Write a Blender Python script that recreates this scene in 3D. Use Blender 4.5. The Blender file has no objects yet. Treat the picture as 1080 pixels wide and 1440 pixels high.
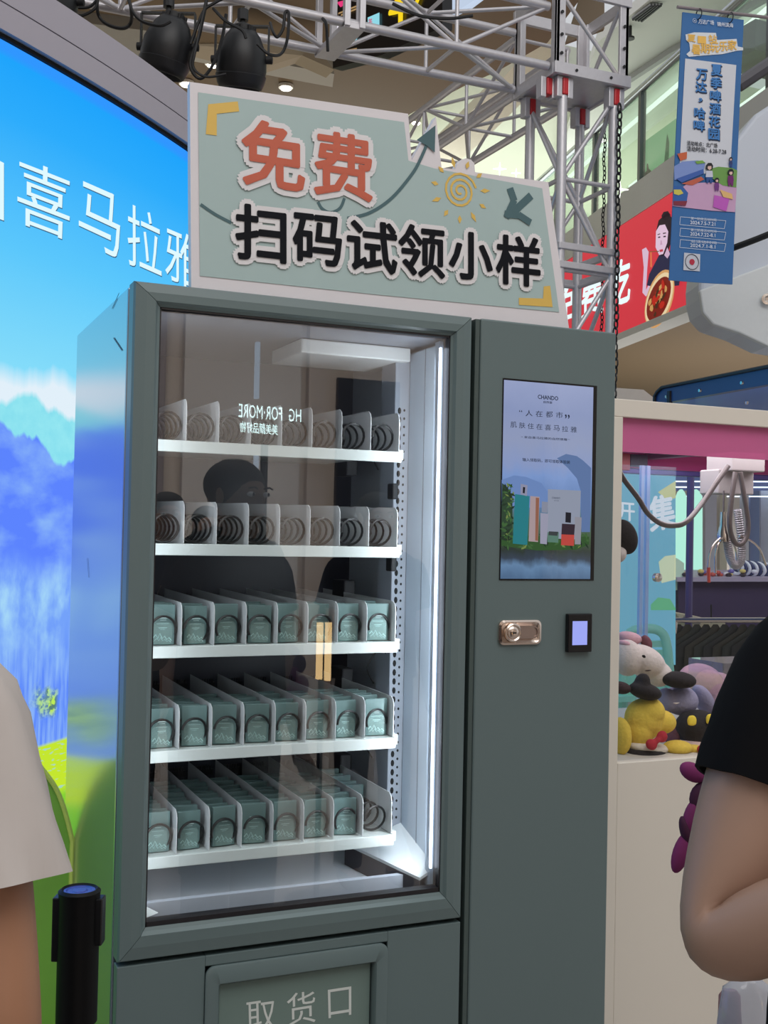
import bpy, bmesh, math, random
from mathutils import Vector as V, Matrix
random.seed(7)
C = bpy.context.scene.collection
SC = bpy.context.scene
# ---------------------------------------------------------------- camera
CAM = V((-.423, -2.1122, 1.4919)); YAW, PIT, ROL, FPX = .4174, .0194, .0205, 1609.7
_F = V((math.sin(YAW)*math.cos(PIT), math.cos(YAW)*math.cos(PIT), math.sin(PIT)))
_R = V((math.cos(YAW), -math.sin(YAW), 0)); _U = _R.cross(_F)
c_, s_ = math.cos(ROL), math.sin(ROL)
R_ = _R*c_ + _U*s_; U_ = _U*c_ - _R*s_
cd = bpy.data.cameras.new('camera'); co = bpy.data.objects.new('camera', cd); C.objects.link(co)
cd.sensor_fit = 'HORIZONTAL'; cd.sensor_width = 36; cd.lens = FPX*36/1080; cd.clip_start = .05; cd.clip_end = 200
m = Matrix.Identity(4)
for i in range(3):
    m[i][0] = R_[i]; m[i][1] = U_[i]; m[i][2] = -_F[i]; m[i][3] = CAM[i]
co.matrix_world = m; SC.camera = co
# ---------------------------------------------------------------- world, lights, exposure
w = bpy.data.worlds.new('mall_ambient'); SC.world = w; w.use_nodes = True
w.node_tree.nodes['Background'].inputs[0].default_value = (.93, .96, 1, 1)
w.node_tree.nodes['Background'].inputs[1].default_value = .64
vs = SC.view_settings; vs.view_transform = 'Standard'; vs.look = 'None'; vs.exposure = 0; vs.gamma = 1; vs.use_curve_mapping = False

def area(name, loc, target, sx, sy, power, col=(1, 1, 1)):
    l = bpy.data.lights.new(name, 'AREA'); l.shape = 'RECTANGLE'; l.size = sx; l.size_y = sy; l.energy = power; l.color = col
    o = bpy.data.objects.new(name, l); C.objects.link(o); o.location = loc
    o.rotation_euler = (V(target)-V(loc)).to_track_quat('-Z', 'Y').to_euler(); return o
area('atrium_light', (.5, -4.5, 8), (.6, 0, 1.2), 7, 5, 300, (1, .97, .94))
area('soffit_fill', (9, 8, .5), (9, 9, 4), 4, 4, 150, (1, .95, .9))  # added uplight standing in for floor bounce on the brown soffit
area('upper_ceiling_fill', (8, 14, 5.0), (8, 14, 9), 8, 6, 300, (.95, 1, .93))  # added uplight to brighten the upper ceiling, no such fitting there
area('far_ceiling_fill', (1, 9, .6), (1, 11, 6), 6, 4, 110, (1, .93, .82))  # added uplight near the floor, brightens the far ceiling
area('rear_wall_fill', (1.5, -4.5, 4.2), (1.5, -8.5, 1.8), 7, 1.5, 300, (1, .93, .86))  # added wash on the rear wall so the door glass reflects it brighter

# ---------------------------------------------------------------- pixel -> world helpers (photograph taken as 1080x1440)
def ray(px, py): return _F + R_*((px-540)/FPX) + U_*((720-py)/FPX)
def at(px, py, ax, val):
    d = ray(px, py); i = 'xyz'.index(ax); return CAM + d*((val-CAM[i])/d[i])
def atd(px, py, depth): return CAM + ray(px, py)*depth
class Panel:
    """a flat surface in the scene; px() carries a pixel onto it"""
    def __init__(s, P, n): s.P = V(P); s.n = V(n).normalized()
    def px(s, x, y, off=0.0):
        d = ray(x, y); t = (s.P-CAM).dot(s.n)/d.dot(s.n); return CAM + d*t + s.n*off
# ---------------------------------------------------------------- materials
def lin(c): return tuple(((v/255)/12.92 if v/255 <= .04045 else ((v/255+.055)/1.055)**2.4) for v in c)
_M = {}
def mat(name, rgb=(128, 128, 128), rough=.5, metal=0, emit=0, var=.05, scale=30, bump=0, coat=0, coat_rough=.1, alpha=1, spec=.5):
    if name in _M: return _M[name]
    M = bpy.data.materials.new(name); M.use_nodes = True; nt = M.node_tree; b = nt.nodes['Principled BSDF']; _M[name] = M
    col = lin(rgb)
    b.inputs['Base Color'].default_value = (*col, 1); b.inputs['Roughness'].default_value = rough; b.inputs['Metallic'].default_value = metal
    b.inputs['Specular IOR Level'].default_value = spec
    b.inputs['Coat Weight'].default_value = coat; b.inputs['Coat Roughness'].default_value = coat_rough; b.inputs['Alpha'].default_value = alpha
    if emit:
        b.inputs['Base Color'].default_value = (0.01, .01, .01, 1); b.inputs['Emission Color'].default_value = (*col, 1); b.inputs['Emission Strength'].default_value = emit
        b.inputs['Specular IOR Level'].default_value = .1
        return M
    tc = nt.nodes.new('ShaderNodeTexCoord'); no = nt.nodes.new('ShaderNodeTexNoise'); no.inputs['Scale'].default_value = scale; no.inputs['Detail'].default_value = 4
    nt.links.new(tc.outputs['Object'], no.inputs['Vector'])
    if var:
        mx = nt.nodes.new('ShaderNodeMix'); mx.data_type = 'RGBA'
        mx.inputs[6].default_value = (*[v*(1-var) for v in col], 1); mx.inputs[7].default_value = (*[min(1, v*(1+var)) for v in col], 1)
        nt.links.new(no.outputs['Fac'], mx.inputs[0]); nt.links.new(mx.outputs[2], b.inputs['Base Color'])
    if bump:
        bp = nt.nodes.new('ShaderNodeBump'); bp.inputs['Strength'].default_value = bump; bp.inputs['Distance'].default_value = .004
        nt.links.new(no.outputs['Fac'], bp.inputs['Height']); nt.links.new(bp.outputs[0], b.inputs['Normal'])
    return M
def glass(name, tint=(1, 1, 1), refl=.1, ior=1.5, rough=0.0, scatter=0.0, scol=(1, 1, 1)):
    if name in _M: return _M[name]
    M = bpy.data.materials.new(name); M.use_nodes = True; nt = M.node_tree; nt.nodes.clear(); _M[name] = M; n = nt.nodes.new; L = nt.links.new
    o = n('ShaderNodeOutputMaterial'); t = n('ShaderNodeBsdfTransparent'); t.inputs[0].default_value = (*tint, 1)
    g = n('ShaderNodeBsdfGlossy'); g.inputs['Roughness'].default_value = rough
    f = n('ShaderNodeLayerWeight'); f.inputs[0].default_value = .5
    pw = n('ShaderNodeMath'); pw.operation = 'POWER'; pw.inputs[1].default_value = 5; L(f.outputs['Facing'], pw.inputs[0])
    a = n('ShaderNodeMath'); a.operation = 'MULTIPLY_ADD'; a.use_clamp = True; a.inputs[1].default_value = 1-refl; a.inputs[2].default_value = refl; L(pw.outputs[0], a.inputs[0])
    mx = n('ShaderNodeMixShader'); L(a.outputs[0], mx.inputs[0]); L(t.outputs[0], mx.inputs[1]); L(g.outputs[0], mx.inputs[2])
    out = mx
    if scatter:
        d = n('ShaderNodeBsdfDiffuse'); d.inputs[0].default_value = (*scol, 1)
        m2 = n('ShaderNodeMixShader'); m2.inputs[0].default_value = scatter; L(mx.outputs[0], m2.inputs[1]); L(d.outputs[0], m2.inputs[2]); out = m2
    L(out.outputs[0], o.inputs[0]); return M
# ---------------------------------------------------------------- mesh building
def tag(o, label=None, cat=None, group=None, kind=None):
    if label: o['label'] = label
    if cat: o['category'] = cat
    if group: o['group'] = group
    if kind: o['kind'] = kind
    return o
def wloc(o):
    p = V((0, 0, 0))
    while o: p += o.location; o = o.parent
    return p
def empty(name, loc, label=None, cat=None, group=None):
    o = bpy.data.objects.new(name, None); C.objects.link(o); o.location = loc; o.empty_display_size = .1
    return tag(o, label, cat, group)
class MB:
    def __init__(s): s.v = []; s.f = []; s.uv = None
    def add(s, vs, fs):
        k = len(s.v); s.v += [V(p) for p in vs]; s.f += [tuple(i+k for i in f) for f in fs]; return s
    def box(s, x0, y0, z0, x1, y1, z1):
        return s.hexa([(x0, y0, z0), (x1, y0, z0), (x1, y1, z0), (x0, y1, z0), (x0, y0, z1), (x1, y0, z1), (x1, y1, z1), (x0, y1, z1)])
    def hexa(s, p): return s.add(p, [(0, 3, 2, 1), (4, 5, 6, 7), (0, 1, 5, 4), (1, 2, 6, 5), (2, 3, 7, 6), (3, 0, 4, 7)])
    def prism(s, pts, ext):
        pts = [V(p) for p in pts]; e = V(ext); n = len(pts)
        return s.add(pts+[p+e for p in pts], [tuple(range(n)), tuple(range(2*n-1, n-1, -1))]+[(i, i+n, (i+1) % n+n, (i+1) % n) for i in range(n)])
    def poly(s, pts): return s.add(pts, [tuple(range(len(pts)))])
    def tube(s, pts, r, n=8, cap=True):
        pts = [V(p) for p in pts]; rings = []; rr = r if isinstance(r, (list, tuple)) else [r]*len(pts); u = None
        for i, p in enumerate(pts):
            d = (pts[min(i+1, len(pts)-1)]-pts[max(i-1, 0)])
            if d.length < 1e-9: d = V((0, 0, 1))
            d.normalize()
            if u is None: u = d.orthogonal().normalized()
            else:
                u = u-d*u.dot(d)
                u = u.normalized() if u.length > 1e-6 else d.orthogonal().normalized()
            w_ = d.cross(u)
            rings.append([p+(u*math.cos(a)+w_*math.sin(a))*rr[i] for a in [2*math.pi*k/n for k in range(n)]])
        s.loft(rings, cap); return s
    def loft(s, rings, cap=True, closed=True):
        n = len(rings[0]); k = len(s.v)
        for r in rings: s.v += [V(p) for p in r]
        for i in range(len(rings)-1):
            for j in range(n if closed else n-1):
                a = k+i*n+j; b = k+i*n+(j+1) % n; s.f.append((a, b, b+n, a+n))
        if cap:
            s.f.append(tuple(range(k+n-1, k-1, -1))); e = k+(len(rings)-1)*n; s.f.append(tuple(range(e, e+n)))
        return s
    def lathe(s, base, axis, prof, n=24, cap=True):
        base = V(base); axis = V(axis).normalized(); u = axis.orthogonal().normalized(); w_ = axis.cross(u)
        return s.loft([[base+axis*h+(u*math.cos(a)+w_*math.sin(a))*max(r, 1e-4) for a in [2*math.pi*k/n for k in range(n)]] for h, r in prof], cap)
    def ell(s, c, r, rot=None, n=16, m_=10):
        c = V(c); R = rot or Matrix.Identity(3); rings = []
        for i in range(m_+1):
            t = math.pi*i/m_; z = math.cos(t); q = max(math.sin(t), 1e-3)
            rings.append([c+R@V((r[0]*q*math.cos(a), r[1]*q*math.sin(a), r[2]*z)) for a in [2*math.pi*k/n for k in range(n)]])
        return s.loft(rings)
    def torus(s, c, nrm, R, r, n=14, k=6, sx=1, up=None):
        c = V(c); nrm = V(nrm).normalized(); u = V(up) if up else nrm.orthogonal(); u = (u-nrm*u.dot(nrm)).normalized(); w_ = nrm.cross(u); rings = []
        for i in range(n+1):
            a = 2*math.pi*i/n; d = u*math.cos(a)*sx+w_*math.sin(a); dn = d.normalized()
            rings.append([c+d*R+(dn*math.cos(b)+nrm*math.sin(b))*r for b in [2*math.pi*j/k for j in range(k)]])
        return s.loft(rings, False)
    def build(s, name, material, parent=None, smooth=False, bevel=0, label=None, cat=None, group=None, kind=None, seg=2):
        me = bpy.data.meshes.new(name); o = bpy.data.objects.new(name, me); C.objects.link(o)
        if parent is None:
            xs = [p.x for p in s.v]; ys = [p.y for p in s.v]; base = V(((min(xs)+max(xs))/2, (min(ys)+max(ys))/2, min(p.z for p in s.v))); o.location = base
        else: base = wloc(parent); o.parent = parent
        me.from_pydata([p-base for p in s.v], [], s.f)
        if s.uv is not None:
            ul = me.uv_layers.new(name='UVMap')
            for l in me.loops: ul.data[l.index].uv = s.uv[l.vertex_index]
        bm = bmesh.new(); bm.from_mesh(me)
        if not s.uv: bmesh.ops.recalc_face_normals(bm, faces=bm.faces)
        bm.to_mesh(me); bm.free()
        if material: me.materials.append(material)
        if smooth:
            for p in me.polygons: p.use_smooth = True
            me.set_sharp_from_angle(angle=math.radians(50)) if hasattr(me, 'set_sharp_from_angle') else None
        if bevel:
            b = o.modifiers.new('bevel', 'BEVEL'); b.width = bevel; b.segments = seg; b.limit_method = 'ANGLE'
        return tag(o, label, cat, group, kind)
def box(name, a, b, M, parent=None, **k): return MB().box(*a, *b).build(name, M, parent, **k)
# text: glyph meshes laid onto a quad of four world points
_T = {}
def glyphs(s, bold=0.0):
    k = (s, bold)
    if k not in _T:
        c = bpy.data.curves.new('lettering_source', 'FONT'); c.body = s; c.offset = bold; c.resolution_u = 2
        o = bpy.data.objects.new('lettering_source', c); C.objects.link(o); me = o.to_mesh()
        vv = [(v.co.x, v.co.y) for v in me.vertices]; ff = [tuple(p.vertices) for p in me.polygons]; o.to_mesh_clear()
        bpy.data.objects.remove(o); bpy.data.curves.remove(c)
        x0 = min(a for a, _ in vv); x1 = max(a for a, _ in vv); y0 = min(b for _, b in vv); y1 = max(b for _, b in vv)
        _T[k] = ([((a-x0)/(x1-x0), (b-y0)/(y1-y0)) for a, b in vv], ff)
    return _T[k]
def bil(q, u, v):  # q = tl,tr,br,bl ; v up
    return (q[3]*(1-u)+q[2]*u)*(1-v)+(q[0]*(1-u)+q[1]*u)*v
def text(mb, s, quad, bold=0.0, fn=None):
    vv, ff = glyphs(s); fn = fn or (lambda p: p); quad = [V(p) for p in quad]; ux = quad[1]-quad[0]; uy = quad[0]-quad[3]; r = max(0, bold)*.9*uy.length
    n = ux.cross(uy).normalized(); ux.normalize(); uy.normalize(); nd = 6 if r else 0
    for k in range(nd+1):
        a = 2*math.pi*k/max(nd, 1)+.3; q = 0 if k == nd else r; off = ux*math.cos(a)*q+uy*math.sin(a)*q+(n*(.00006*k) if r else V((0, 0, 0)))
        mb.add([fn(bil(quad, u, v)+off) for u, v in vv], ff)
def fat(mb, s, quad, r, n, dirs=10):
    quad = [V(p) for p in quad]; ux = (quad[1]-quad[0]).normalized(); uy = n.cross(ux); vv, ff = glyphs(s)
    for k in range(dirs+1):
        a = 2*math.pi*k/dirs; q = 0 if k == dirs else r
        off = (ux*math.cos(a)+uy*math.sin(a))*q - n*(.00003*k); mb.add([bil(quad, u, v)+off for u, v in vv], ff)
def halo(mb, s, quad, r, n, bold=0.0, dirs=14):
    quad = [V(p) for p in quad]; ux = (quad[1]-quad[0]).normalized(); uy = n.cross(ux)
    for rr in (r, r*.55):
        for k in range(dirs):
            a = 2*math.pi*k/dirs; off = (ux*math.cos(a)+uy*math.sin(a))*rr - n*(.00004*k+(.0006 if rr < r else 0))
            vv, ff = glyphs(s, bold); mb.add([bil(quad, u, v)+off for u, v in vv], ff)
def qpx(P, tl, tr, br, bl, off=0.0): return [P.px(*tl, off), P.px(*tr, off), P.px(*br, off), P.px(*bl, off)]
def qrect(P, x0, y0, x1, y1, sl=.1, off=0.0, sl2=None):
    sl2 = sl if sl2 is None else sl2; w_ = x1-x0
    return qpx(P, (x0, y0), (x1, y0+sl*w_), (x1, y1+sl2*w_), (x0, y1), off)
def stroke(mb, pts, wd, n, taper=False):
    pts = [V(p) for p in pts]; L = []; Rr = []
    for i, p in enumerate(pts):
        d = (pts[min(i+1, len(pts)-1)]-pts[max(i-1, 0)]).normalized(); s_2 = n.cross(d)*wd/2; L.append(p+s_2); Rr.append(p-s_2)
    for i in range(len(pts)-1): mb.poly([L[i], L[i+1], Rr[i+1], Rr[i]])
def smooth_pts(pts, k=6):
    pts = [V(p) for p in pts]; out = []
    for i in range(len(pts)-1):
        p0 = pts[max(i-1, 0)]; p1 = pts[i]; p2 = pts[i+1]; p3 = pts[min(i+2, len(pts)-1)]
        for j in range(k):
            t = j/k; out.append(.5*((2*p1)+(p2-p0)*t+(2*p0-5*p1+4*p2-p3)*t*t+(3*p1-p0-3*p2+p3)*t*t*t))
    return out+[pts[-1]]
def copy_tree(o, loc=None, parent=None):
    c = o.copy(); C.objects.link(c)
    if parent: c.parent = parent
    if loc is not None: c.location = loc
    for ch in list(o.children): copy_tree(ch, None, c)
    return c
ORD = ['first', 'second', 'third', 'fourth', 'fifth', 'sixth', 'seventh', 'eighth', 'ninth', 'tenth', 'eleventh', 'twelfth']
# common materials
green = mat('machine_green_paint', (99, 116, 117), .42, var=.03, scale=3, coat=.15, coat_rough=.25)
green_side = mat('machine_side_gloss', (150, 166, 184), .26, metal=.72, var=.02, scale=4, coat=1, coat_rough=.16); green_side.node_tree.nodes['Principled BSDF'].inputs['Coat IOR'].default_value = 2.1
alu = mat('truss_aluminium', (205, 202, 205), .42, metal=.55, var=.08, scale=40, bump=.1)
blk = mat('black_plastic', (16, 17, 20), .45, var=.1)
rub = mat('black_rubber', (10, 10, 12), .6, var=.1)
wht = mat('white_powder_coat', (226, 230, 230), .4, var=.02)
dark = mat('dark_gap', (8, 9, 11), .8, var=0)
chrome = mat('chrome', (215, 205, 195), .18, metal=1, var=.03)
# ================================================================= SETTING
floor_m = mat('polished_floor_tile', (158, 150, 144), .22, var=.06, scale=2)
fl = MB().box(-9, -9, -.1, 22, 26, 0).build('floor', floor_m, kind='structure')
wall_m = mat('beige_store_wall', (212, 198, 186), .5, var=.05, scale=2)
# storefront behind the camera
wb = MB().box(-9, -9.2, 0, 12, -9, 6.5).build('wall_rear', wall_m, kind='structure')
seam_m = mat('storefront_seam', (60, 56, 58), .5)
for i, x in enumerate((-4.4, -3.1, -1.7, -.4, .9, 2.3, 3.6, 5.2, 6.6)):
    box('panel', (x, -9, 0), (x+1.22, -8.9, 4.6), mat('storefront_panel_%d' % (i % 3), [(205, 190, 178), (150, 138, 140), (222, 214, 208)][i % 3], .4), wb, bevel=.01)
for x in (1.2, 3.9):
    box('door_frame', (x, -8.9, 0), (x+.7, -8.84, 3.1), mat('storefront_dark_frame', (40, 44, 56), .3), wb)
tall = MB().box(-9, -8.9, 4.7, 12, -8.0, 5.1).build('trim_1', mat('storefront_fascia', (120, 112, 112), .5), kind='structure')
# side walls far out
MB().box(-9.2, -9, 0, -9, 26, 9).build('wall_left', mat('pale_wall', (190, 186, 182), .6), kind='structure')
MB().box(-9, 26, 0, 22, 26.2, 9).build('wall_back', mat('cream_wall', (190, 194, 174), .6, var=.06, scale=.6), kind='structure')
# upper floors -------------------------------------------------------------
brown = mat('brown_soffit', (122, 104, 80), .55, var=.04, scale=.7)
cream = mat('cream_soffit', (206, 210, 192), .5, var=.03, scale=.5)
def zpoly(pts, z, th, name, M, **k):
    return MB().prism([at(x, y, 'z', z) for x, y in pts], (0, 0, th)).build(name, M, **k)
zpoly([(-250, 280), (120, 262), (430, 262), (520, 205), (577, 160), (653, 121), (700, 100), (770, 60), (860, -60), (800, -260), (-200, -260)], 6.0, .35, 'ceiling', brown, kind='structure')
MB().prism([at(x, y, 'z', 6.35) for x, y in [(160, 300), (577, 240), (680, 140), (780, 30)]]+[at(x, y, 'z', 6.35)+V((.6, .9, 0)) for x, y in [(780, 30), (680, 140), (577, 240), (160, 300)]], (0, 0, .12)).build('ceiling_light_cove', mat('cove_white', (232, 226, 205), .5), kind='structure')
# cream ceiling of the upper floor on the right
MB().box(2.0, 9.5, 7.2, 22, 26, 7.4).build('ceiling_upper', cream, kind='structure')
# slab with the advertising ribbon: line from (790,d13) to (982,d10.2), parallel lines use the same plan
P1 = at(982, 422, 'z', 3.64); P2 = at(866, 471, 'z', 3.64); du = (P2-P1).normalized()
rib_n = V((du.y, -du.x, 0)).normalized()
if rib_n.dot(CAM-P1) < 0: rib_n = -rib_n
RIB = Panel(P1, rib_n)
def rl(t, z, off=0.0): p = P1+du*t+rib_n*off; return V((p.x, p.y, z))
T0, T1 = -2.4, 6.5
# soffit of the slab, lighter band, wall beyond
MB().prism([rl(T0, 3.62, -.1), rl(T1, 3.62, -.1), rl(T1, 3.62, -5.2), rl(T0, 3.62, -5.2)], (0, 0, .3)).build('ceiling_lower', brown, kind='structure')
MB().prism([rl(T0, 3.5, -3.3), rl(T1, 3.5, -3.3), rl(T1, 3.5, -5.2), rl(T0, 3.5, -5.2)], (0, 0, .1)).build('trim_2', mat('soffit_band', (196, 178, 142), .5), kind='structure')
MB().prism([rl(T0, 3.38, -5.2), rl(T1, 3.38, -5.2), rl(T1, 3.38, -5.35), rl(T0, 3.38, -5.35)], (0, 0, .5)).build('trim_3', mat('soffit_edge', (168, 162, 156), .5), kind='structure')
fas = mat('fascia_grey', (196, 198, 196), .5, var=.03)
MB().hexa([rl(T0, 4.78), rl(T1, 4.78), rl(T1, 4.78, -.5), rl(T0, 4.78, -.5), rl(T0, 5.12), rl(T1, 5.12), rl(T1, 5.12, -.5), rl(T0, 5.12, -.5)]).build('trim_4', fas, kind='structure')
MB().hexa([rl(T0, 3.56, .03), rl(T1, 3.56, .03), rl(T1, 3.56, -.2), rl(T0, 3.56, -.2), rl(T0, 3.63, .03), rl(T1, 3.63, .03), rl(T1, 3.63, -.2), rl(T0, 3.63, -.2)]).build('trim_5', fas, kind='structure')
MB().hexa([rl(T0, 3.93, -.1), rl(T1, 3.93, -.1), rl(T1, 3.93, -5), rl(T0, 3.93, -5), rl(T0, 4.77, -.1), rl(T1, 4.77, -.1), rl(T1, 4.77, -5), rl(T0, 4.77, -5)]).build('floor_upper', fas, kind='structure')
# glass balustrade: one pane per bay
bal = empty('glass_balustrade', rl(1, 5.12), 'glass balustrade with steel handrail above the red advertising ribbon', 'railing')
gm = glass('balustrade_glass', (.88, .96, .90), .05, scatter=.06, scol=(.8, .92, .82))
ts = [-2.4, -1.1, .15, 1.4, 2.65, 3.9, 5.15, 6.4]
for a, b in zip(ts[:-1], ts[1:]):
    MB().hexa([rl(a+.03, 5.12, -.04), rl(b-.03, 5.12, -.04), rl(b-.03, 5.12, -.06), rl(a+.03, 5.12, -.06), rl(a+.03, 6.03, -.04), rl(b-.03, 6.03, -.04), rl(b-.03, 6.03, -.06), rl(a+.03, 6.03, -.06)]).build('pane', gm, bal)
    MB().hexa([rl(b-.03, 5.12, -.02), rl(b+.03, 5.12, -.02), rl(b+.03, 5.12, -.08), rl(b-.03, 5.12, -.08), rl(b-.03, 6.05, -.02), rl(b+.03, 6.05, -.02), rl(b+.03, 6.05, -.08), rl(b-.03, 6.05, -.08)]).build('post', mat('rail_grey', (92, 96, 100), .3, metal=.6), bal)
MB().tube([rl(T0, 6.08, -.05), rl(T1, 6.08, -.05)], .05, 10).build('handrail', mat('rail_steel', (190, 195, 200), .25, metal=.9), bal, smooth=True)
# shopfront behind the balustrade
def ribwall(off, z0, z1, name, M, t0=T0, t1=T1, th=.1, **k):
    return MB().hexa([rl(t0, z0, off), rl(t1, z0, off), rl(t1, z0, off-th), rl(t0, z0, off-th), rl(t0, z1, off), rl(t1, z1, off), rl(t1, z1, off-th), rl(t0, z1, off-th)]).build(name, M, **k)
ribwall(-3.4, 4.9, 7.2, 'wall_upper', mat('upper_shop_wall', (205, 218, 196), .5, var=.15, scale=1.2), t0=-3.5, t1=12, kind='structure')
for i, (a, b, z0, z1) in enumerate([(-2.2, -.6, 5.0, 6.7), (-.4, .4, 5.0, 6.6), (2.9, 3.7, 5.0, 6.6), (4.4, 6.0, 5.0, 6.7)]):
    s_o = ribwall(-3.28, z0, z1, 'shop_window', mat('shop_glow_%d' % i, [(176, 224, 176), (214, 232, 180), (170, 214, 178), (222, 226, 176)][i], emit=.95), t0=a, t1=b, th=.06)
    tag(s_o, ['green lit upper shop window nearest the hanging banner', 'narrow yellow-green upper shop window beside the bottle poster', 'narrow lit upper shop window behind the tower truss', 'pale yellow upper shop window left of the tower truss'][i], 'shop window')
for z, off in ((6.9, -2.3), (6.86, -1.2), (6.75, -3.1)):
    o = MB().hexa([rl(-1.2, z, off), rl(7, z, off), rl(7, z, off-.05), rl(-1.2, z, off-.05), rl(-1.2, z+.03, off), rl(7, z+.03, off), rl(7, z+.03, off-.05), rl(-1.2, z+.03, off-.05)]).build('linear_light', mat('tube_white', (235, 250, 240), emit=1.6))
    tag(o, {6.9: 'long white strip light midway across the upper shop ceiling', 6.86: 'long white strip light nearest the balustrade on the upper ceiling', 6.75: 'long white strip light against the upper shop wall'}[z], 'ceiling light')
# white ceiling areas top right with vents
up = mat('white_ceiling', (240, 240, 236), .6, var=.02, scale=.6)
zpoly([(840, 60), (985, -60), (1300, -60), (1300, 110), (1080, 60), (1040, 85), (870, 215), (780, 240)], 6.95, .12, 'ceiling_right', up, kind='structure')
MB().tube([at(860, 128, 'z', 6.9), at(945, 72, 'z', 6.9), at(1090, -10, 'z', 6.9)], .045, 4).build('trim_6', mat('ceiling_trim', (176, 176, 178), .5), kind='structure')
for j, (q, lab) in enumerate([([(888, 24), (914, 5), (932, 4), (904, 27)], 'dark slotted air vent on the upper white ceiling by the truss corner'), ([(1010, 95), (1040, 70), (1052, 74), (1022, 100)], 'slotted air vent on the white ceiling behind the hanging banner')]):
    v_ = empty('air_vent', at(*q[0], 'z', 6.93), lab, 'vent')
    pp = [at(x, y, 'z', 6.93) for x, y in q]; MB().prism(pp, (0, 0, -.02)).build('frame', mat('vent_frame', (150, 152, 154), .5), v_)
    for k in range(4):
        f0, f1 = (k+.2)/4, (k+.75)/4
        a_ = pp[0].lerp(pp[3], f0); b_ = pp[1].lerp(pp[2], f0); c2 = pp[1].lerp(pp[2], f1); d2 = pp[0].lerp(pp[3], f1)
        MB().prism([a_, b_, c2, d2], (0, 0, -.035)).build('slat', mat('vent_slat', (52, 54, 58), .5), v_)
sp = empty('ceiling_sprinkler', at(886, 42, 'z', 6.9), 'small dark sprinkler head on the white ceiling right of truss corner', 'sprinkler')
MB().lathe(at(886, 42, 'z', 6.9)-V((0, 0, .1)), (0, 0, 1), [(0, .05), (.02, .05), (.03, .02), (.14, .02)], 10).build('head', blk, sp)
# brown ceiling downlights
def downlight(px, py, z, lab, r=.05, d=None):
    e = empty('downlight', at(px, py, 'z', z), lab, 'ceiling light', 'recessed downlights in the brown ceiling'); p = at(px, py, 'z', z)
    MB().lathe(p-V((0, 0, .02)), (0, 0, 1), [(0, r*1.5), (.03, r*1.5)], 16).build('rim', mat('light_rim', (220, 215, 205), .4), e)
    MB().lathe(p-V((0, 0, .035)), (0, 0, 1), [(0, r), (.02, r)], 16).build('lens', mat('lens_glow', (255, 252, 240), emit=9), e)
    return e
downlight(299, 88, 5.98, 'bright recessed downlight between the two black stage lamps')
downlight(262, 116, 5.98, 'bright recessed downlight just left of the sign board corner')
downlight(402, 121, 5.98, 'bright recessed downlight just above the sign board')
downlight(585, 171, 7.19, 'small bright downlight beside the arrow tip of the sign', .05)
zpoly([(192, 100), (215, 107), (213, 111), (192, 104)], 5.97, -.03, 'linear_light', mat('strip_glow', (255, 250, 240), emit=3)).update_tag()
tag(bpy.data.objects[-1] if False else [o for o in C.objects if o.name.startswith('linear_light')][-1], 'short bright strip light beyond the screen header on brown ceiling', 'ceiling light')
# beige bulkheads under brown ceiling (seen above the grey header and beside lamps)
zpoly([(-60, 190), (160, 190), (215, 118), (258, 62), (262, 50), (-60, 10)], 5.9, .1, 'ceiling_bulkhead', mat('bulkhead_grey', (150, 146, 136), .6), kind='structure')
MB().prism([atd(208, 60, 9.5), atd(440, 60, 10), atd(470, 98, 10), atd(425, 78, 10), atd(380, 92, 10), atd(258, 62, 9.5)], (0, .2, 0)).build('wall_bulkhead', mat('bulkhead_tan', (176, 162, 138), .6, var=.05, scale=1), kind='structure')
MB().prism([atd(190, -20, 10.6), atd(470, -20, 10.6), atd(470, 104, 10.6), atd(190, 52, 10.6)], (.1, .3, 0)).build('wall_upper_left', mat('bulkhead_light', (186, 182, 170), .6, var=.04, scale=1), kind='structure')
# star shaped lights hanging
for i, (x, y, s, lab) in enumerate([(703, 237, 7, 'white star light seen just above the yellow sun, left one'), (726, 243, 5, 'smaller white star light right of the first, above the sign'), (872, 266, 8, 'white star light right of the tower beside the chains')]):
    P = atd(x, y, 12.8 if i < 2 else 11.2); n = -_F; mb = MB(); k = 12.8/FPX*s*1.35
    ri = _R; ui = V((0, 0, 1)); pts = []
    for j in range(8):
        a = j*math.pi/4; r = k if j % 2 == 0 else k*.17; pts.append(P+ri*math.cos(a)*r+ui*math.sin(a)*r)
    s_o = mb.prism(pts, _F*.03).build('star_light', mat('star_glow', (255, 255, 246), emit=2.2)); tag(s_o, lab, 'light')

# ================================================================= RED ADVERTISING RIBBON
rb = empty('advertising_ribbon', rl(2, 3.64), 'red lit advertising ribbon with white characters and a woman eating noodles', 'billboard')
red = mat('ribbon_red', (222, 58, 72), emit=.82)
MB().hexa([rl(-.02, 3.64), rl(T1, 3.64), rl(T1, 3.64, -.08), rl(-.02, 3.64, -.08), rl(-.02, 4.77), rl(T1, 4.77), rl(T1, 4.77, -.08), rl(-.02, 4.77, -.08)]).build('panel', red, rb)
def flatpoly(P, pts, off, name, M, parent, o=(0, 0), sc=1): return MB().poly([P.px(o[0]+x/sc, o[1]+y/sc, off) for x, y in pts]).build(name, M, parent)
mb = MB(); O5 = (740, 200); S5 = 3.176
def q5(x0, y0, x1, y1, dl): return qpx(RIB, (740+x0/S5, 200+(y0)/S5), (740+x1/S5, 200+(y0-dl)/S5), (740+x1/S5, 200+(y1-dl)/S5), (740+x0/S5, 200+y1/S5), .012)
text(mb, '免', q5(125, 660, 222, 815, 38), .03); text(mb, '费', q5(250, 625, 348, 795, 40), .03); text(mb, '吃', q5(385, 545, 468, 738, 34), .03)
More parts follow.
